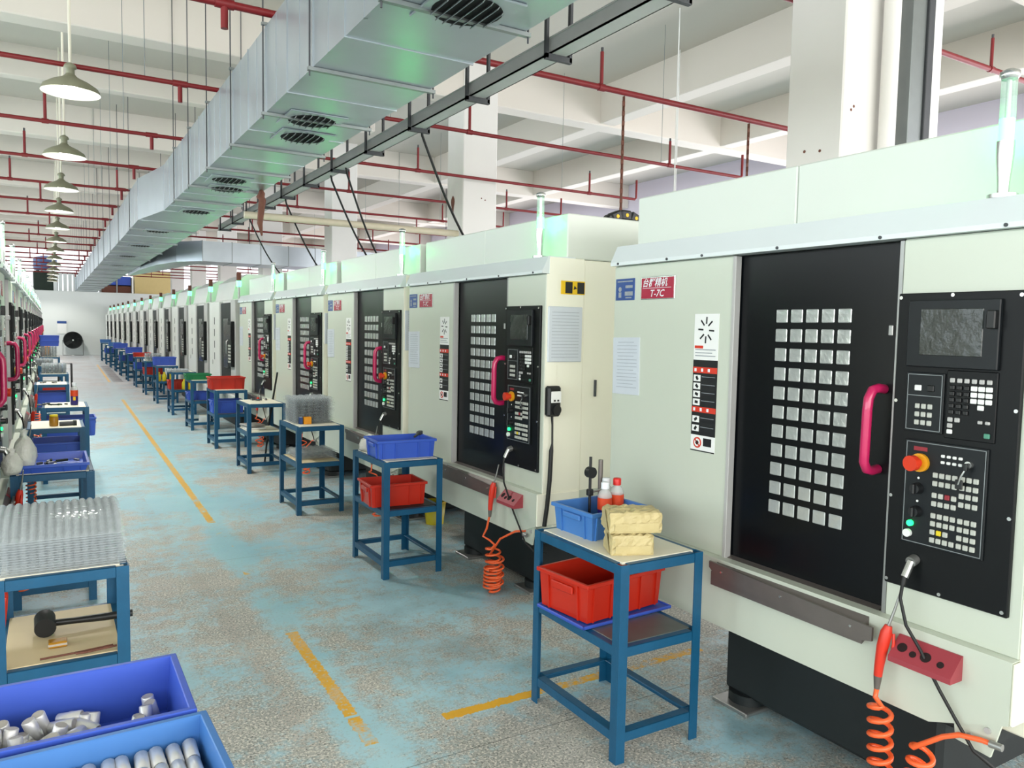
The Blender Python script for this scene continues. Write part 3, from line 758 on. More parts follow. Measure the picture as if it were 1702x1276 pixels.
# ------------------------------------------------------------------ taller machines with sloping hoods further down the row (type B)
def machine_b():
    t = thing('hooded_machine', '', 'machine', (0, 0, 0), 0, 'hooded machines down the row'); w = 2.2
    b = MB(); b.box(.06, 1.6, 0, w, .4, 2.05, 'typeb_white', .01); b.build('body', t)
    b = MB(); b.prism([(.06, 2.05), (.12, 2.34), (.3, 2.46), (1.4, 2.46), (1.5, 2.05)], 'y', .5, w-.25, 'typeb_white'); b.build('hood', t)
    b = MB(); b.box(0, .07, 1.28, w, .55, 2.03, 'typeb_white', .008); b.build('front_panel', t); b = MB(); b.box(0, .07, 0, .34, .55, 2.03, 'typeb_grey', .008); b.build('front_panel', t)
    b = MB(); b.box(.03, .07, .34, 1.28, .6, 2.0, 'base_dark', .004); d = b.build('door', t)
    b = MB(); b.box(.02, .035, .62, 1.05, .95, 1.75, 'screen_glass', .01); b.build('pane', d)
    b = MB(); b.tube([(.03, .5, 1.4), (-.03, .5, 1.39), (-.035, .5, 1.2), (.03, .5, 1.19)], .014, 'steel', n=8); b.build('handle', d)
    b = MB(); b.box(-.05, .0, .05, .32, 1.0, 1.7, 'panel_black', .006); c = b.build('control_panel', t)
    b = MB(); b.box(-.055, -.049, .08, .29, 1.42, 1.65, 'screen_glass', .003); b.build('screen', c)
    q = MB()
    for r in range(6):
        for k in range(5): q.box(-.055, -.049, .09+.038*k, .118+.038*k, 1.06+.05*r, 1.09+.05*r, 'key_grey')
    q.build('keys', c, kind='stuff')
    b = MB()
    for z in (1.05, 1.25, 1.45, 1.65): b.box(-.004, .001, 1.7, 1.73, z, z+.12, 'hanger_dark')
    b.cyl((.0, 1.9, 1.0), (-.006, 1.9, 1.0), .04, 'typeb_grey', n=14); b.build('vent_slot', t)
    b = MB(); b.box(-.03, .6, 0, w, .35, .56, 'typeb_white', .01); b.build('skirt', t)
    b = MB(); b.box(.15, 1.4, .3, w-.3, 0, .4, 'base_dark', .02); b.build('base', t)
    px, py = .1, .2
    b = MB(); b.cyl((px, py, 2.05), (px, py, 2.24), .018, 'steel', n=10); tw = b.build('signal_tower', t)
    b = MB(); b.cyl((px, py, 2.24), (px, py, 2.33), .035, 'tower_green', n=12); b.build('lens', tw)
    b = MB(); b.cyl((px, py, 2.33), (px, py, 2.45), .035, 'rust', n=12); b.build('cap', tw)
    return t
hb = machine_b()
for i in range(13):
    y = 12.3+2.43*i
    lab = f'{ORD[i]} hooded white machine from the camera, beyond the machines with pink handles'
    if i == 0: hb.location = (2.44, y, 0); hb['label'] = lab
    else: dup(hb, (2.44, y, 0), 0, lab)
    if i < 4: tower_light(2.44+.145, y+.2, 2.29, .9)
# ------------------------------------------------------------------ tables
TW, TD, TH = .42, .6, .775
def table_proto():
    t = thing('work_table', '', 'table', (0, 0, 0), 0, 'blue steel work tables'); g = .042
    lm = MB(); lm.prism([(0, 0), (g, 0), (g, .005), (.005, .005), (.005, g), (0, g)], 'z', 0, TH, 'table_blue'); lme = lm.mesh('leg')
    for x, y, a in ((0, 0, 0), (TW, 0, PI/2), (TW, TD, PI), (0, TD, -PI/2)): obj('leg', lme, t, (x, y, 0), (0, 0, a))
    rx = MB(); rx.box(g, TW-g, 0, .006, -.02, .02, 'table_blue', .002); rx.box(g, TW-g, 0, .04, .015, .02, 'table_blue', .002); rxm = rx.mesh('rail')
    ry = MB(); ry.box(0, .006, g, TD-g, -.02, .02, 'table_blue', .002); ry.box(0, .04, g, TD-g, .015, .02, 'table_blue', .002); rym = ry.mesh('rail')
    for nm, z in (('top_rail', TH-.02), ('shelf_rail', .435), ('bottom_rail', .1)):
        obj(nm, rxm, t, (0, .002, z)); obj(nm, rxm, t, (TW, TD-.002, z), (0, 0, PI))
        obj(nm, rym, t, (.002, 0, z)); obj(nm, rym, t, (TW-.002, TD, z), (0, 0, PI))
    b = MB(); b.box(.028, TW-.028, .028, TD-.028, TH-.008, TH+.003, 'board_cream', .002); b.build('table_top', t)
    return t
TP = table_proto(); first = [True]
SHELF = {}
def table(x, y, label, shelf='shelf_steel', rz=0, cover=None):
    if first[0]: first[0] = False; TP.location = (x, y, 0); TP.rotation_euler = (0, 0, rz); TP['label'] = label; t = TP
    else: t = dup(TP, (x, y, 0), rz, label, skip=('shelf_panel',))
    if shelf not in SHELF:
        b = MB(); b.box(.03, TW-.03, .03, TD-.03, .447, .458, shelf, .002); SHELF[shelf] = b.mesh('shelf_panel')
    obj('shelf_panel', SHELF[shelf], t)
    return t
TABLES_R = [(1.82, 2.21, 'shelf_steel', 'nearest blue steel table, holding two wrapped boxes and a bottle crate'),
            (1.845, 4.66, 'base_dark', 'blue steel table with a blue crate above a red crate'),
            (1.82, 6.62, 'board_wood', 'blue steel table with a clear tray stack and a small yellow box'),
            (1.86, 8.75, 'board_cream', 'blue steel table with a bare cream top, an orange hose coil under its shelf'),
            (1.86, 10.72, 'shelf_steel', 'blue steel table with a red crate above a blue crate'),
            (1.86, 12.72, 'shelf_steel', 'blue steel table with a green crate on top'),
            (1.87, 15.0, 'shelf_steel', 'blue steel table behind the green crate table, with a red crate on its shelf'),
            (1.87, 17.3, 'shelf_steel', 'blue steel table with a deep blue crate above yellow jugs'),
            (1.87, 19.5, 'shelf_steel', 'blue steel table with clear trays, right after the yellow jugs'),
            (1.88, 21.9, 'shelf_steel', 'blue steel table, second beyond the yellow jugs'),
            (1.88, 24.3, 'shelf_steel', 'blue steel table, third beyond the yellow jugs'),
            (1.88, 26.7, 'shelf_steel', 'blue steel table, fourth beyond the yellow jugs'),
            (1.9, 29.1, 'shelf_steel', 'blue steel table, fifth beyond the yellow jugs'),
            (1.9, 31.6, 'shelf_steel', 'blue steel table, sixth beyond the yellow jugs'),
            (1.9, 34.1, 'shelf_steel', 'blue steel table, seventh beyond the yellow jugs'),
            (1.9, 37.0, 'shelf_steel', 'blue steel table furthest down the row of white machines')]
for x, y, s, l in TABLES_R: table(x, y, l, s)
TABLES_L = [(-.19, 1.33, 'shelf_steel', 'blue steel table under the two crates of metal slugs'),
            (-.188, 3.05, 'board_wood', 'blue steel table with a mallet on its shelf, clear trays on top'),
            (-.205, 5.12, 'shelf_steel', 'blue steel table with a shallow blue tray, behind the clear tray stack'),
            (-.175, 7.3, 'shelf_steel', 'blue steel table with an amber jar on its cream top'),
            (-.08, 9.05, 'shelf_steel', 'blue steel table with a purple bottle at its corner'),
            (-.19, 12.4, 'shelf_steel', 'blue steel table at the left, between the bottle and the tray stacks'),
            (-.15, 14.85, 'shelf_steel', 'blue steel table at the left under the middle clear tray stack'),
            (-.2, 17.6, 'shelf_steel', 'blue steel table at the left under the low white tray stack'),
            (-.2, 22.0, 'shelf_steel', 'blue steel table at the left under the blue crates, furthest of its row')]
for i, (x, y, s, l) in enumerate(TABLES_L):
    tb = table(x, y, l, s)
    if i == 0: tb.scale = (1, 1, .94)
# ------------------------------------------------------------------ crates
CR = {}
def crate(label, loc, lx, ly, h, m, rz=0, group='plastic crates', name='crate'):
    key = (lx, ly, h, m)
    if key in CR: return dup(CR[key], loc, rz, label, group)
    t = thing(name, label, 'crate', loc, rz, group); CR[key] = t
    tp, w = .009, .004
    def ring(s, z): return [(-lx/2+s, -ly/2+s, z), (lx/2-s, -ly/2+s, z), (lx/2-s, ly/2-s, z), (-lx/2+s, ly/2-s, z)]
    vs = ring(tp, 0) + ring(0, h) + ring(w, h) + ring(tp+w, w)
    fs = [(3, 2, 1, 0), (12, 13, 14, 15)]
    for a, c in ((0, 4), (4, 8), (8, 12)):
        fs += [(a+i, a+(i+1) % 4, c+(i+1) % 4, c+i) for i in range(4)]
    b = MB(); b.add(vs, fs, m); b.build('body', t)
    b = MB(); o_ = .011
    for x0, x1, y0, y1 in ((-lx/2-o_, lx/2+o_, -ly/2-o_, -ly/2+w), (-lx/2-o_, lx/2+o_, ly/2-w, ly/2+o_), (-lx/2-o_, -lx/2+w, -ly/2, ly/2), (lx/2-w, lx/2+o_, -ly/2, ly/2)):
        b.box(x0, x1, y0, y1, h-.014, h+.003, m, .002)
    b.build('rim', t)
    rb = MB(); rb.add([(-.004, 0, h-.014), (.004, 0, h-.014), (.004, tp, 0), (-.004, tp, 0), (-.004, -.008, h-.014), (.004, -.008, h-.014), (.004, tp-.008, 0), (-.004, tp-.008, 0)],
                      [(0, 1, 2, 3), (4, 5, 6, 7), (0, 1, 5, 4), (1, 2, 6, 5), (2, 3, 7, 6), (3, 0, 4, 7)], m)
    rm = rb.mesh('rib')
    for k in (-.42, -.2, .2, .42):
        obj('rib', rm, t, (lx*k, -ly/2, 0)); obj('rib', rm, t, (lx*k, ly/2, 0), (0, 0, PI))
    for k in (-.3, .3):
        obj('rib', rm, t, (-lx/2, ly*k, 0), (0, 0, -PI/2)); obj('rib', rm, t, (lx/2, ly*k, 0), (0, 0, PI/2))
    for s in (-1, 1):
        b = MB(); b.box(s*(lx/2-.002), s*(lx/2+.011), -ly*.22, ly*.22, h*.62, h*.82, m, .004); b.build('handle', t)
    return t
crate('blue crate holding bottles, on the nearest blue table', (2.065, 2.66, .778), .31, .265, .115, 'crate_lightblue', .04)
crate('red crate on the shelf of the nearest blue table', (2.03, 2.6, .474), .44, .3, .16, 'crate_red', .12)
crate('blue crate on top of the second table, above a red crate', (2.055, 4.9, .778), .40, .28, .12, 'crate_blue', -.05)
crate('red crate on the second table\'s shelf, under a blue crate', (2.0, 4.9, .458), .38, .28, .15, 'crate_red', -.06)
crate('red crate on top of the fifth table in the long row', (2.06, 11.02, .778), .44, .3, .16, 'crate_red', 0)
crate('blue crate on the shelf below the red crate, fifth table', (2.06, 11.0, .458), .40, .28, .17, 'crate_blue', 0)
crate('green crate on top of the sixth table in the long row', (2.0, 13.0, .778), .36, .28, .09, 'crate_green', 0)
crate('blue crate on the shelf below the green crate', (2.05, 13.02, .458), .40, .28, .12, 'crate_deepblue', 0)
crate('red crate on the shelf of the table behind the green crate', (2.07, 15.3, .458), .44, .3, .16, 'crate_red', 0)
crate('deep blue crate on top of the table with yellow jugs', (2.06, 17.6, .778), .42, .3, .17, 'crate_deepblue', 0)
crate('dark blue crate on top of the third table beyond the yellow jugs', (2.08, 24.6, .778), .42, .3, .17, 'crate_deepblue', 0)
crate('dark blue crate on top of the fifth table beyond the yellow jugs', (2.08, 29.4, .778), .42, .3, .17, 'crate_deepblue', 0)
crate('blue crate on the shelf of the second table beyond the yellow jugs', (2.08, 22.2, .458), .40, .28, .17, 'crate_blue', 0)
crate('deep blue crate of loose grey metal slugs, cut by the left edge', (.005, 1.795, .735), .46, .29, .125, 'crate_deepblue', .0)
crate('light blue crate of slugs laid in rows, at the bottom left corner', (.025, 1.468, .735), .46, .28, .125, 'crate_lightblue', .03)
crate('shallow blue tray with small tools on the third left table', (-.02, 5.38, .778), .40, .46, .045, 'crate_blue', 0, name='shallow_tray')
crate('blue crate on the shelf under the amber jar', (.04, 7.62, .458), .36, .4, .18, 'crate_blue', 0)
crate('deep blue crate sticking out of the shelf below the purple bottle', (.17, 9.35, .458), .46, .34, .19, 'crate_blue', 0)
crate('deep blue crate on the shelf of the fifth left table', (.02, 12.7, .458), .36, .4, .2, 'crate_deepblue', 0)
crate('red crate on the shelf under the middle clear tray stack', (.06, 15.15, .458), .36, .4, .14, 'crate_red', 0)
crate('lower blue crate of the pair above the far left tray stack', (.0, 22.3, 1.04), .4, .3, .13, 'crate_deepblue', 0)
crate('upper blue crate of the pair above the far left tray stack', (.0, 22.3, 1.172), .4, .3, .13, 'crate_deepblue', .06)
for x, y, z, m, h, l in ((2.1, 22.2, .778, 'crate_red', .1, 'red crate on top of the second table beyond the yellow jugs'), (2.1, 19.8, .458, 'crate_red', .16, 'red crate on the shelf of the table after the yellow jugs'),
        (2.1, 27.0, .458, 'crate_deepblue', .17, 'blue crate on the shelf of the fourth table beyond the yellow jugs'), (2.1, 31.9, .778, 'crate_lightblue', .14, 'light blue crate on the sixth table beyond the yellow jugs'),
        (2.1, 34.4, .458, 'crate_deepblue', .17, 'blue crate on the shelf of the seventh table beyond the yellow jugs'), (2.1, 37.3, .778, 'crate_lightblue', .14, 'light blue crate on the furthest table of the long row')):
    crate(l, (x-.03, y, z), .4, .3, h, m, 0)
# flat blue tray under the red crate
t = thing('flat_tray', 'flat blue tray under the red crate on the nearest table', 'tray', (2.04, 2.585, .459), .05)
b = MB(); b.box(-.245, .245, -.16, .16, 0, .008, 'crate_deepblue', .003)
for a in ((-.245, .245, -.16, -.152), (-.245, .245, .152, .16), (-.245, -.237, -.16, .16), (.237, .245, -.16, .16)): b.box(a[0], a[1], a[2], a[3], 0, .014, 'crate_deepblue', .002)
b.build('tray_body', t)
# scrap swarf in the red crate
b = MB()
for k in range(40):
    a = random.uniform(0, 6.28); r = random.uniform(0, .1)
    b.rbox((random.gauss(0, .05), random.gauss(0, .035), random.uniform(.004, .03)), (.03, .012, .006), 'aluminium_dull', Matrix.Rotation(a, 4, 'Z') @ Matrix.Rotation(random.uniform(-.5, .5), 4, 'X'))
o = b.build('metal_scraps', None, (2.0, 2.62, .482)); o['kind'] = 'stuff'; tag(o, 'small heap of grey metal scraps inside the nearest red crate', 'scrap')
# ------------------------------------------------------------------ wrapped boxes
def wrapped(label, loc, sx, sy, sz, rz):
    t = thing('wrapped_box', label, 'box', loc, rz, 'paper-wrapped boxes')
    bm = bmesh.new(); bmesh.ops.create_grid(bm, x_segments=1, y_segments=1, size=1); bm.free()
    nx, ny, nz = 12, 9, 6; vs = {}; V = []; Fc = []
    def vid(i, j, k):
        if (i, j, k) not in vs:
            e = (i in (0, nx)) + (j in (0, ny)) + (k in (0, nz)); w = .0045 if e < 2 else .0025
            sh = .004 if e >= 2 else 0
            x, y, z = (i/nx-.5)*sx, (j/ny-.5)*sy, k/nz*sz
            x -= math.copysign(sh, x); y -= math.copysign(sh, y)
            if 0 < k: z += random.gauss(0, w*.6) - (sh if k == nz else 0)
            vs[(i, j, k)] = len(V); V.append((x+random.gauss(0, w*.5), y+random.gauss(0, w*.5), z))
        return vs[(i, j, k)]
    for i in range(nx):
        for j in range(ny):
            for k in (0, nz): Fc.append([vid(i, j, k), vid(i+1, j, k), vid(i+1, j+1, k), vid(i, j+1, k)])
    for i in range(nx):
        for k in range(nz):
            for j in (0, ny): Fc.append([vid(i, j, k), vid(i+1, j, k), vid(i+1, j, k+1), vid(i, j, k+1)])
    for j in range(ny):
        for k in range(nz):
            for i in (0, nx): Fc.append([vid(i, j, k), vid(i, j+1, k), vid(i, j+1, k+1), vid(i, j, k+1)])
    b = MB(); b.add(V, Fc, 'kraft'); b.build('wrapper', t)
    q = MB(); q.add([(-sx*.5-.003, -sy*.42, sz*.1), (-sx*.5-.003, sy*.42, sz*.1), (-sx*.5-.005, sy*.1, sz*.92), (-sx*.5-.005, -sy*.1, sz*.92)], [(0, 1, 2, 3)], 'kraft')
    q.add([(-sx*.4, -sy*.5-.003, sz*.12), (sx*.42, -sy*.5-.003, sz*.08), (sx*.42, -sy*.5-.006, sz*.5), (-sx*.4, -sy*.5-.005, sz*.46)], [(0, 1, 2, 3)], 'kraft'); q.build('folded_flap', t)
wrapped('lower yellow paper-wrapped box on the nearest blue table', (1.965, 2.345, .779), .175, .125, .082, -.42)
wrapped('upper yellow paper-wrapped box, stacked on another wrapped box', (1.985, 2.355, .864), .215, .14, .085, -.42)
# ------------------------------------------------------------------ bottles
def bottle(label, loc, h=.19, r=.032, body='bottle_purple', cap='cap_red', grp='plastic bottles'):
    t = thing('bottle', label, 'bottle', loc, 0, grp); s = h/.19
    b = MB(); b.lathe([(r*.9, 0), (r, .006*s), (r, .075*s)], body, n=18, close=True); b.build('body', t)
    b = MB(); b.lathe([(r+.0006, .075*s), (r+.0006, .125*s)], 'label_orange', n=18); b.lathe([(r*.99, .075*s), (r*.99, .125*s)], 'label_orange', n=18); b.box(-.012, .012, -r-.002, -r+.002, .04*s, .07*s, 'print_yellow'); b.build('label', t)
    b = MB(); b.lathe([(r, .125*s), (r, .132*s), (r*.8, .148*s), (r*.45, .16*s), (r*.42, .168*s)], 'bottle_clear', n=18); b.build('neck', t)
    b = MB(); b.lathe([(r*.56, .162*s), (r*.58, .186*s), (r*.5, .19*s), (.0005, .19*s)], cap, n=18); b.build('cap', t)
    return t
bottle('bottle with a red cap, at the back of the blue crate', (2.185, 2.7, .783), .21)
bottle('bottle with a white cap, left of the red-capped bottle', (2.11, 2.69, .783), .2, cap='print_white')
bottle('bottle with a white cap behind the red-capped bottle', (2.175, 2.765, .783), .2, cap='print_white')
bottle('dark purple bottle at the corner of a left-hand table', (.215, 9.3, .778), .235, .036, cap='print_white')
# gauge stand and rod standing in the crate
t = thing('dial_gauge_stand', 'black dial gauge on a rod, standing in the bottle crate', 'gauge', (2.06, 2.735, .783))
b = MB(); b.cyl((0, 0, 0), (0, 0, .31), .0065, 'black_plastic', n=10); b.build('rod', t)
b = MB(); b.cyl((0, .012, .24), (0, -.016, .24), .025, 'black_plastic', n=20); b.build('dial', t)
b = MB(); b.box(-.014, .014, -.012, .012, .135, .165, 'black_plastic', .004); b.cyl((0, 0, .15), (.09, .01, .155), .005, 'steel', n=8); b.build('clamp', t)
b = MB(); b.cyl((2.175, 2.81, .783), (2.175, 2.81, 1.06), .011, 'sill_metal', n=12); b.cyl((2.175, 2.81, .778), (2.175, 2.81, .79), .02, 'sill_metal', n=12)
tag(b.build('steel_rod'), 'upright grey steel rod behind the bottles in the blue crate', 'rod')
# ------------------------------------------------------------------ clear thermoformed trays
def tray_mesh(lx, ly, nx, ny, h=.009, arch=.0):
    sx, sy = nx*3, ny*3; V = []
    for j in range(sy+1):
        for i in range(sx+1):
            z = h if (i % 3 and j % 3) else 0
            cx, cy = i/sx-.5, j/sy-.5
            z += arch*(1-(2*abs(cy))**2.4)
            V.append((cx*lx, cy*ly, z))
    Fc = [(j*(sx+1)+i, j*(sx+1)+i+1, (j+1)*(sx+1)+i+1, (j+1)*(sx+1)+i) for j in range(sy) for i in range(sx)]
    b = MB(); b.add(V, Fc, 'clear_plastic'); e = .006
    b.box(-lx/2-e, lx/2+e, -ly/2-e, -ly/2, -.003, .0, 'clear_plastic'); b.box(-lx/2-e, lx/2+e, ly/2, ly/2+e, -.003, .0, 'clear_plastic')
    return b.mesh('plastic_tray')
TM = tray_mesh(.40, .54, 15, 20, .008, .055); TM2 = tray_mesh(.36, .34, 6, 6, .012)
NUM = ORD + ['twenty-first', 'twenty-second']
def stack(n, x, y, z, dz, me, where, grp):
    for i in range(n):
        o = obj('plastic_tray', me, None, (x+random.gauss(0, .002), y+random.gauss(0, .003), z+.004+dz*i), (0, 0, random.gauss(0, .008)))
        tag(o, f'{NUM[i]} from the bottom: ' + where, 'tray', grp)
stack(14, .02, 3.35, .778, .0088, TM, 'clear ribbed plastic tray in the stack beside the left edge', 'clear trays nearest the camera')
stack(22, 2.03, 7.0, .778, .0105, TM2, 'clear plastic tray in the stack behind the small yellow box', 'clear trays on the third table')
stack(12, .06, 15.15, .778, .014, TM2, 'clear plastic tray in the middle stack of the left tables', 'clear trays on the middle left table')
stack(10, -.12, 17.9, .778, .014, TM2, 'clear plastic tray in the low white stack of the left tables', 'clear trays on the low left stack')
stack(14, -.02, 22.3, .778, .018, TM2, 'clear plastic tray in the stack below the blue crates', 'clear trays below the blue crates')
stack(8, 2.08, 19.8, .778, .022, TM2, 'clear plastic tray in the stack beyond the yellow jugs', 'clear trays beyond the jugs')
stack(5, 2.05, 6.98, .461, .014, TM2, 'clear plastic tray lying on the shelf of the third table', 'clear trays on the third shelf')
stack(4, 2.0, 15.2, .778, .012, TM2, 'clear plastic tray on the table behind the green crate', 'clear trays behind the green crate')
# ------------------------------------------------------------------ metal slugs
def slug_mesh(l, r):
    b = MB(); n = 14
    b.lathe([(r*.86, 0), (r, r*.14), (r, l-r*.14), (r*.86, l)], 'aluminium', n=n)
    b.add([(r*.86*math.cos(2*PI*i/n), r*.86*math.sin(2*PI*i/n), z) for z in (0, l) for i in range(n)], [list(range(n))[::-1], list(range(n, 2*n))], 'slug_end')
    return b.mesh('metal_slug')
S1 = slug_mesh(.052, .0135); S2 = slug_mesh(.06, .0138)
G1 = 'loose slugs in the deep blue crate'; G2 = 'slugs in rows in the light blue crate'
for k in range(110):
    lay = k // 55; x = -.2 + .40*((k*.618034) % 1); fr = (x+.2)/.40
    y = random.uniform(1.69, 1.905)
    if lay and fr > .62: continue
    z = .741 + .0135 + lay*.026 + random.uniform(0, .004)
    up = random.random() < .45
    if up: rot = (random.uniform(-.35, .35), random.uniform(-.35, .35), random.uniform(0, 6)); z -= .011
    else: rot = (PI/2+random.uniform(-.2, .2), 0, random.uniform(-1.2, 1.2))
    if fr > .94 and not up: continue
    o = obj('metal_slug', S1, None, (x, y, z), rot); tag(o, 'loose grey metal slug lying in the deep blue crate', 'slug', G1)
for lay in range(3):
    for row in range(4):
        for c in range(14):
            
            x = .222 - .0292*c - .011*(lay % 2); y = 1.338 + .063*row + (.008 if lay else 0)
            o = obj('metal_slug', S2, None, (x+random.gauss(0, .0012), y+random.gauss(0, .002), .741+.0138+lay*.0285), (-PI/2+random.gauss(0, .02), 0, random.gauss(0, .03)))
            top = lay == 2
            tag(o, f'{ORD[c]} slug from the right in row {ORD[3-row]} from the back, light blue crate' if top else 'metal slug under the top layer in the light blue crate', 'slug', G2)
# ------------------------------------------------------------------ small things on the tables
t = thing('mallet', 'black rubber mallet lying on the wooden shelf at the left', 'mallet', (-.035, 3.36, .50), .02)
b = MB(); b.cyl((0, -.05, 0), (0, .05, .006), .036, 'black_rubber', n=20); b.build('head', t)
b = MB(); b.tube([(.02, 0, .0), (.1, 0, -.004), (.2, 0, -.008), (.3, 0, -.01)], [.013, .012, .015, .014], 'black_plastic', n=12); b.build('handle', t)
b = MB(); b.box(-.03, .03, -.022, .022, 0, .022, 'jar_amber', .003); b.box(-.031, .031, -.023, .023, .006, .016, 'bottle_clear', .002)
tag(b.build('small_box', None, (.005, 3.22, .459)), 'small brown box on the wooden shelf in front of the mallet', 'box')
t = thing('hex_wrench', 'rusty bent wrench bar on the wooden shelf at the left', 'wrench', (.06, 3.095, .463), .05)
b = MB(); b.tube([(-.11, 0, .006), (0, 0, .006), (.01, 0, .006), (.12, .01, .006)], .004, 'rust', n=7); b.build('bar', t)
b = MB(); b.tube([(.0, 0, .007), (.0, -.012, .007), (.03, -.016, .007), (.13, -.005, .007)], .004, 'rust', n=7); b.build('hook', t)
t = thing('jar', 'amber jar with a yellow lid on the cream table top', 'jar', (.02, 7.45, .778))
b = MB(); b.lathe([(.03, 0), (.034, .01), (.034, .07), (.028, .08)], 'jar_amber', n=18, close=True); b.build('body', t)
b = MB(); b.lathe([(.031, .08), (.031, .095), (.0005, .096)], 'jug_yellow', n=18); b.build('lid', t)
t = thing('pipe_tool', 'dark steel tool lying right of the amber jar', 'tool', (.11, 7.44, .778))
b = MB(); b.cyl((-.05, 0, .018), (.05, .01, .018), .018, 'hanger_dark', n=12); b.build('body', t); b = MB(); b.cyl((.05, .01, .018), (.075, .012, .018), .026, 'base_dark', n=12); b.build('head', t)
for x, y, l in ((.02, 9.3, 'dark green tools heaped on the table with the purple bottle'), (.0, 12.65, 'dark tool heap on the fifth left table'), (2.05, 9.1, 'small dark parts scattered on the bare cream table top'), (-.03, 5.4, 'small metal parts in the shallow blue tray')):
    b = MB()
    for k in range(9): b.rbox((random.gauss(0, .06), random.gauss(0, .05), .012), (random.uniform(.03, .07), .014, .014), random.choice(['hanger_dark', 'leaf_dark', 'steel']), Matrix.Rotation(random.uniform(0, 3), 4, 'Z'), .003)
    o = b.build('tool_heap', None, (x, y, .779 if y > 6 or x > 1 else .785)); tag(o, l, 'tools'); o['kind'] = 'stuff'
b = MB(); b.box(0, .065, 0, .06, 0, .062, 'box_orange', .003); b.box(.005, .06, .005, .055, .062, .064, 'box_orange'); tag(b.build('carton', None, (1.93, 6.78, .779)), 'small yellow carton at the corner of the third table', 'box')
b = MB(); b.box(0, .03, 0, .05, 0, .06, 'badge_blue', .003); b.box(.004, .026, .004, .046, .06, .062, 'print_white'); tag(b.build('carton', None, (1.893, 6.8, .779)), 'small blue carton left of the yellow carton', 'box')
b = MB(); b.box(0, .22, 0, .3, 0, .02, 'paper_white', .004); b.rbox((.1, .15, .04), (.2, .26, .02), 'aluminium_dull', Matrix.Rotation(.2, 4, 'Z'), .004)
tag(b.build('paper_pile', None, (1.9, 9.0, .459)), 'papers and rags on the shelf of the bare-topped table', 'papers')
b = MB(); b.box(0, .16, 0, .12, 0, .1, 'paper_white', .008); b.box(.005, .155, .005, .115, .1, .106, 'board_cream', .003); tag(b.build('carton', None, (2.0, 12.8, .12)), 'white box under the green crate table', 'box')
for i, (x, y) in enumerate(((1.93, 17.36), (2.03, 17.37), (2.13, 17.36), (2.2, 15.05), (2.09, 15.05))):
    t = thing('jug', ['yellow jug on the left of the row below the deep blue crate', 'middle yellow jug below the deep blue crate', 'yellow jug at the right below the deep blue crate', 'yellow jug right of the red crate behind the green crate', 'yellow jug in front of the red crate behind the green crate'][i], 'jug', (x, y, .458), 0, 'yellow jugs')
    b = MB(); b.lathe([(.035, 0), (.042, .01), (.042, .12), (.02, .16), (.016, .17)], 'jug_yellow', n=14, close=True); b.build('body', t)
    b = MB(); b.lathe([(.019, .165), (.019, .19), (.0005, .191)], 'print_yellow', n=12); b.build('cap', t)
# clear bags
def bag(label, loc, r, h, m='bag_plastic', liquid=None):
    t = thing('plastic_bag', label, 'bag', loc); V = []; n = 16; K = 9
    prof = [(.75, 0), (1, .12), (1.05, .3), (.95, .5), (.8, .65), (.5, .78), (.22, .86), (.3, .94), (.42, 1)]
    for k, (pr_, z) in enumerate(prof):
        for i in range(n):
            a = 2*PI*i/n; rr = r*pr_*(1+random.gauss(0, .07)); V.append((rr*math.cos(a), rr*math.sin(a), z*h+random.gauss(0, .004)))
    b = MB(); b.add(V, [(k*n+i, k*n+(i+1) % n, (k+1)*n+(i+1) % n, (k+1)*n+i) for k in range(K-1) for i in range(n)] + [list(range(n))[::-1]], m, True); b.build('film', t)
    if liquid:
        b = MB(); b.lathe([(r*.6, .004), (r*.85, .05), (r*.8, h*.4), (r*.5, h*.45), (.001, h*.46)], liquid, n=14); b.build('contents', t)
bag('clear plastic bag of pale food hanging over the shallow blue tray', (-.135, 5.22, .80), .058, .22, liquid='liquid_green')
bag('small crumpled clear bag at the left end of the shallow blue tray', (-.19, 5.06, .80), .05, .14, liquid='liquid_green')
bag('crumpled clear bag beside the blue crate on the second table', (1.93, 5.17, .779), .07, .11)
t = thing('bucket', 'yellow bucket on the floor under the third machine', 'bucket', (2.78, 5.86, 0))
b = MB(); b.lathe([(.075, 0), (.095, .19), (.09, .19), (.072, .01)], 'jug_yellow', n=18); b.add([(.075*math.cos(2*PI*i/18), .075*math.sin(2*PI*i/18), .002) for i in range(18)], [list(range(18))], 'jug_yellow'); b.build('body', t)
b = MB(); b.lathe([(.094, .18), (.1, .182), (.1, .195), (.09, .196)], 'print_yellow', n=18); b.build('rim', t)
t = thing('brush', 'dark brush lying across the rim of the blue crate, second table', 'brush', (2.17, 4.86, .915), .9)
b = MB(); b.tube([(-.09, 0, 0), (-.03, 0, .004), (.02, 0, .008)], [.008, .01, .012], 'black_plastic', n=8); b.build('handle', t)
b = MB(); b.box(.015, .075, -.016, .016, -.004, .022, 'hanger_dark', .004); b.build('bristle_block', t)
t = thing('broom_handle', 'black stick leaning behind the bare-topped blue table', 'stick', (0, 0, 0))
b = MB(); b.tube([(2.2, 9.42, .0), (2.235, 9.34, .5), (2.3, 9.2, 1.1)], .011, 'black_plastic', n=8); b.build('stick', t)
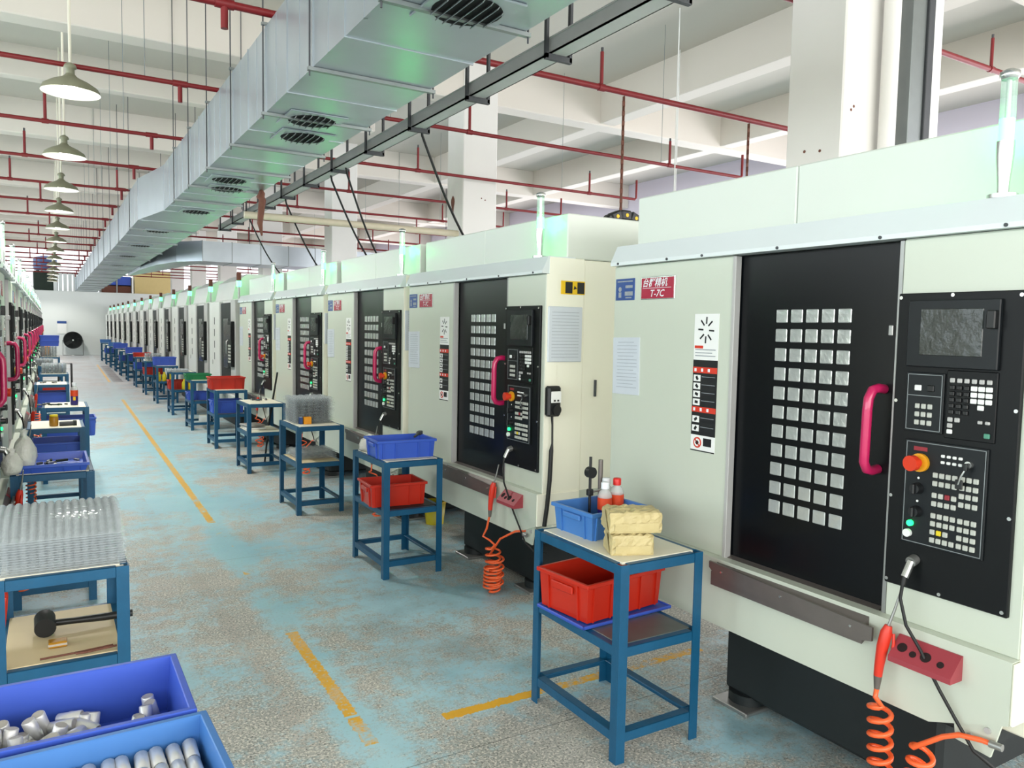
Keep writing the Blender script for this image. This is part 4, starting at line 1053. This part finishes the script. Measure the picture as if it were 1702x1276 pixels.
# ------------------------------------------------------------------ air guns on coiled hoses
def helix(c0, c1, r, turns, n=18, ph=0):
    c0, c1 = Vector(c0), Vector(c1); d = (c1-c0).normalized(); a = d.orthogonal().normalized(); b_ = d.cross(a); pts = []
    for k in range(int(turns*n)+1):
        t_ = k/(turns*n); A = 2*PI*turns*t_+ph; pts.append(c0.lerp(c1, t_)+(a*math.cos(A)+b_*math.sin(A))*r)
    return pts
def air_gun(label, y, x=2.355, z=.655, hosepts=None, hr=.006):
    t = thing('air_gun', label, 'air gun', (0, 0, 0), 0, 'air guns on coiled hoses')
    b = MB(); b.tube([(x+.005, y-.012, z+.045), (x, y-.008, z+.02), (x-.004, y, z-.03), (x-.008, y+.006, z-.10), (x-.008, y+.008, z-.13)], [.012, .019, .019, .015, .014], 'gun_red', n=12); b.build('body', t)
    b = MB(); b.tube([(x+.012, y-.026, z+.02), (x+.006, y-.032, z-.01), (x+.004, y-.028, z-.05)], .005, 'gun_red', n=8); b.build('trigger', t)
    b = MB(); b.tube([(x+.005, y-.012, z+.045), (x+.015, y-.024, z+.1), (x+.022, y-.036, z+.16)], [.005, .0045, .0035], 'steel', n=8); b.build('nozzle', t)
    b = MB(); b.cyl((x-.008, y+.008, z-.13), (x-.009, y+.009, z-.175), .014, 'sill_metal', r1=.009, n=12); b.build('coupling', t)
    b = MB(); b.tube(hosepts, hr, 'hose_orange', n=8); b.build('hose', t)
    if x > 0: b = MB(); b.cyl((x+.028, y-.335, .446), (x+.03, y-.37, .448), .011, 'steel', n=12); b.build('wall_fitting', t)
    return t
def hose(y, x=2.355, z0=.48, zc=.43, zb=.06, r=.034, turns=8):
    p = [(x-.009, y+.009, z0), (x-.01, y+.012, z0-.03)] + helix((x, y, zc), (x, y-.02, zb), r, turns)
    p += helix((x+.01, y-.09, .04), (x+.015, y-.145, .34), r, 6.3) + [(x+.02, y-.2, .405), (x+.02, y-.25, .435), (x+.028, y-.31, .445), (x+.03, y-.335, .446)]
    return p
air_gun('red air gun with an orange coiled hose on the foremost machine', 1.495, hr=.0085, hosepts=hose(1.495))
p = [(2.346, 4.15, .48), (2.34, 4.17, .40), (2.33, 4.2, .345), (2.35, 4.15, .33), (2.36, 4.1, .31)] + helix((2.36, 4.12, .29), (2.36, 4.12, .16), .045, 3.2) + helix((2.36, 4.12, .16), (2.36, 4.13, .02), .052, 6) + helix((2.38, 4.11, .03), (2.38, 4.11, .24), .045, 4.3) + [(2.37, 4.05, .36), (2.385, 3.9, .44), (2.41, 3.82, .46)]
air_gun('red air gun with an orange coiled hose on the second machine', 4.135, hosepts=p, hr=.007)
for i, y in enumerate((6.2, 8.32, 10.45)):
    air_gun(f'red air gun with an orange hose on the {ORD[i+2]} machine of the long row', y, hosepts=hose(y, turns=5))
for i, y in enumerate((3.2, 5.08, 7.3, 9.5, 11.75)):
    air_gun(f'{ORD[i]} red air gun with orange hose from the camera along the left edge', y, x=-.16, z=.66, hosepts=[(-.169, y+.009, .485), (-.165, y+.02, .47)] + helix((-.15, y+.02, .45), (-.15, y+.05, .12), .034, 10))
# ------------------------------------------------------------------ pendant controller on the second machine's end
t = thing('hand_controller', 'black hand controller hanging on the cream end of the second machine', 'controller', (2.468, 3.655, 1.09))
b = MB(); b.box(-.045, .045, -.03, .02, .07, .245, 'black_plastic', .012); b.build('body', t)
b = MB(); b.box(-.028, .04, -.033, -.028, .15, .215, 'paper_white', .002); b.box(-.012, .0, -.035, -.031, .158, .168, 'key_dark'); b.box(.012, .024, -.035, -.031, .158, .168, 'key_dark'); b.build('face_plate', t)
b = MB(); b.cyl((.006, -.03, .11), (.006, -.045, .11), .028, 'black_plastic', n=18); b.build('hand_wheel', t)
b = MB(); b.tube([(0, 0, .07), (.004, 0, .02), (.006, 0, -.09), (.0, .0, -.13), (-.006, .0, -.3), (-.02, .0, -.45), (-.03, .01, -.57)], [.008, .006, .006, .013, .013, .013, .013], 'black_rubber', n=10); b.build('cable', t)
# drag chain on top of the second machine
t = thing('drag_chain', 'black cable drag chain arched over the second machine', 'drag chain', (0, 4.6, 0))
for k in range(9):
    a = PI*(.02+.96*k/8); x = 3.72-math.cos(a)*.24; z = 2.3+math.sin(a)*.22
    q = MB(); q.rbox((x, 0, z), (.1, .07, .075), 'black_plastic', Matrix.Rotation(a-PI/2, 4, 'Y'), .012); q.cyl((x, -.037, z), (x, -.034, z), .014, 'print_yellow', n=10); q.build('link', t)
# ------------------------------------------------------------------ far end
t = thing('drum_fan', 'large round black drum fan against the far wall', 'fan', (1.0, 43.55, 0))
b = MB()
for yy in (-.12, .12): b.tube([(.4*math.cos(a), yy, .75+.4*math.sin(a)) for a in [2*PI*k/36 for k in range(37)]], .02, 'fan_black', n=6, caps=False)
b.lathe([(.4, -.12), (.4, .12)], 'fan_black', n=36)
V = b.v[-72:]; 
for k in range(len(b.v)-72, len(b.v)): x_, y_, z_ = b.v[k]; b.v[k] = (x_, z_, .75+y_)
b.cyl((0, .1, .75), (0, .12, .75), .4, 'fan_black', n=36); b.build('drum', t)
b = MB()
for r in (.1, .17, .24, .31, .37): b.tube([(r*math.cos(a), -.13, .75+r*math.sin(a)) for a in [2*PI*k/30 for k in range(31)]], .005, 'fan_black', n=5, caps=False)
for k in range(16): a = 2*PI*k/16; b.cyl((.06*math.cos(a), -.13, .75+.06*math.sin(a)), (.4*math.cos(a), -.13, .75+.4*math.sin(a)), .005, 'fan_black', n=5)
b.build('guard', t)
for k in range(5):
    a = 2*PI*k/5; q = MB(); q.rbox((.2*math.cos(a), 0, .75+.2*math.sin(a)), (.3, .02, .16), 'fan_black', Matrix.Rotation(-a, 4, 'Y') @ Matrix.Rotation(.5, 4, 'X'), .004); q.build('blade', t)
b = MB(); b.cyl((0, -.1, .75), (0, .1, .75), .06, 'fan_black', n=16); b.cyl((0, -.135, .75), (0, -.1, .75), .035, 'chrome', n=16); b.build('hub', t)
b = MB(); b.tube([(-.44, 0, .75), (-.44, 0, .05), (-.44, -.25, .02), (.44, -.25, .02), (.44, 0, .05), (.44, 0, .75)], .02, 'steel', n=8); b.build('stand', t)
t = thing('notice_board', 'white notice with a blue header on the far wall', 'notice', (.55, 43.97, 1.05))
b = MB(); b.box(-.2, .2, 0, .02, 0, .5, 'paper_white', .004); b.build('sheet', t)
b = MB(); b.box(-.2, .2, -.004, .02, .5, .62, 'badge_blue', .004); b.build('header', t)
t = thing('floor_scrubber', 'small orange cleaning machine by the far left wall', 'machine', (-.15, 41.6, 0))
b = MB(); b.box(-.2, .2, -.3, .3, .12, .55, 'box_orange', .06); b.build('body', t)
b = MB(); b.cyl((-.22, .15, .12), (.22, .15, .12), .12, 'black_rubber', n=16); b.build('wheel', t)
b = MB(); b.tube([(-.15, .28, .5), (-.15, .4, .85), (.15, .4, .85), (.15, .28, .5)], .02, 'steel', n=8); b.build('handle', t)
# black steel frame stool beside the left tray stacks
t = thing('frame_stool', 'black tubular frame standing behind the middle clear tray stack', 'stool', (.14, 17.0, 0))
b = MB(); b.tube([(0, 0, 0), (0, 0, .84), (.22, 0, .84), (.22, 0, 0)], .016, 'black_plastic', n=8); b.build('front_frame', t)
b = MB(); b.tube([(0, .3, 0), (0, .3, .84), (.22, .3, .84), (.22, .3, 0)], .016, 'black_plastic', n=8); b.build('rear_frame', t)
b = MB(); b.box(.1, .13, 0, .3, .8, .84, 'black_plastic'); b.box(.1, .125, -.01, .01, .2, .84, 'hanger_dark', .002); b.build('crossbar', t)
# beyond the partition: water tank, corrugated fence, shrubs against the daylight
t = thing('water_tank', 'blue water tank on a stand beyond the far wall', 'tank', (-.1, 47.4, 0))
b = MB(); b.lathe([(.5, 4.3), (.54, 4.4), (.54, 4.85), (.5, 4.95), (.15, 5.05)], 'tank_blue', n=20, close=True); b.build('tank', t)
b = MB()
for x, y in ((-.35, -.3), (.35, -.3), (-.35, .3), (.35, .3)): b.cyl((x, y, 0), (x, y, 4.3), .07, 'hanger_dark', n=8)
b.box(-.55, .55, -.4, .4, 3.2, 4.25, 'leaf_dark', .05); b.build('stand', t)
t = thing('sheet_fence', 'pale corrugated sheet fence beyond the far wall', 'fence', (0, 46.6, 0))
for k in range(9):
    q = MB(); q.box(.25+k*.22, .25+k*.22+.17, 0, .05, 0, 4.2, 'wall_white', .01); q.build('sheet', t)
q = MB(); q.box(.25, 2.2, .05, .1, 4.1, 4.22, 'galv_dark'); q.build('rail', t)
t = thing('storage_rack', 'dark storage rack beyond the far wall, left of the yellow wall', 'rack', (2.3, 45.2, 0))
for x in (0, .75, 1.45):
    q = MB(); q.box(x, x+.06, 0, .06, 0, 4.0, 'steel'); q.build('post', t)
for z, m in ((3.2, 'rust'), (3.7, 'crate_deepblue')):
    q = MB(); q.box(.05, 1.45, .05, .6, z-.1, z+.35, m, .02); q.build('goods', t)
q = MB(); q.box(0, 1.5, .6, .65, 0, 4.0, 'hanger_dark'); q.build('back_panel', t)
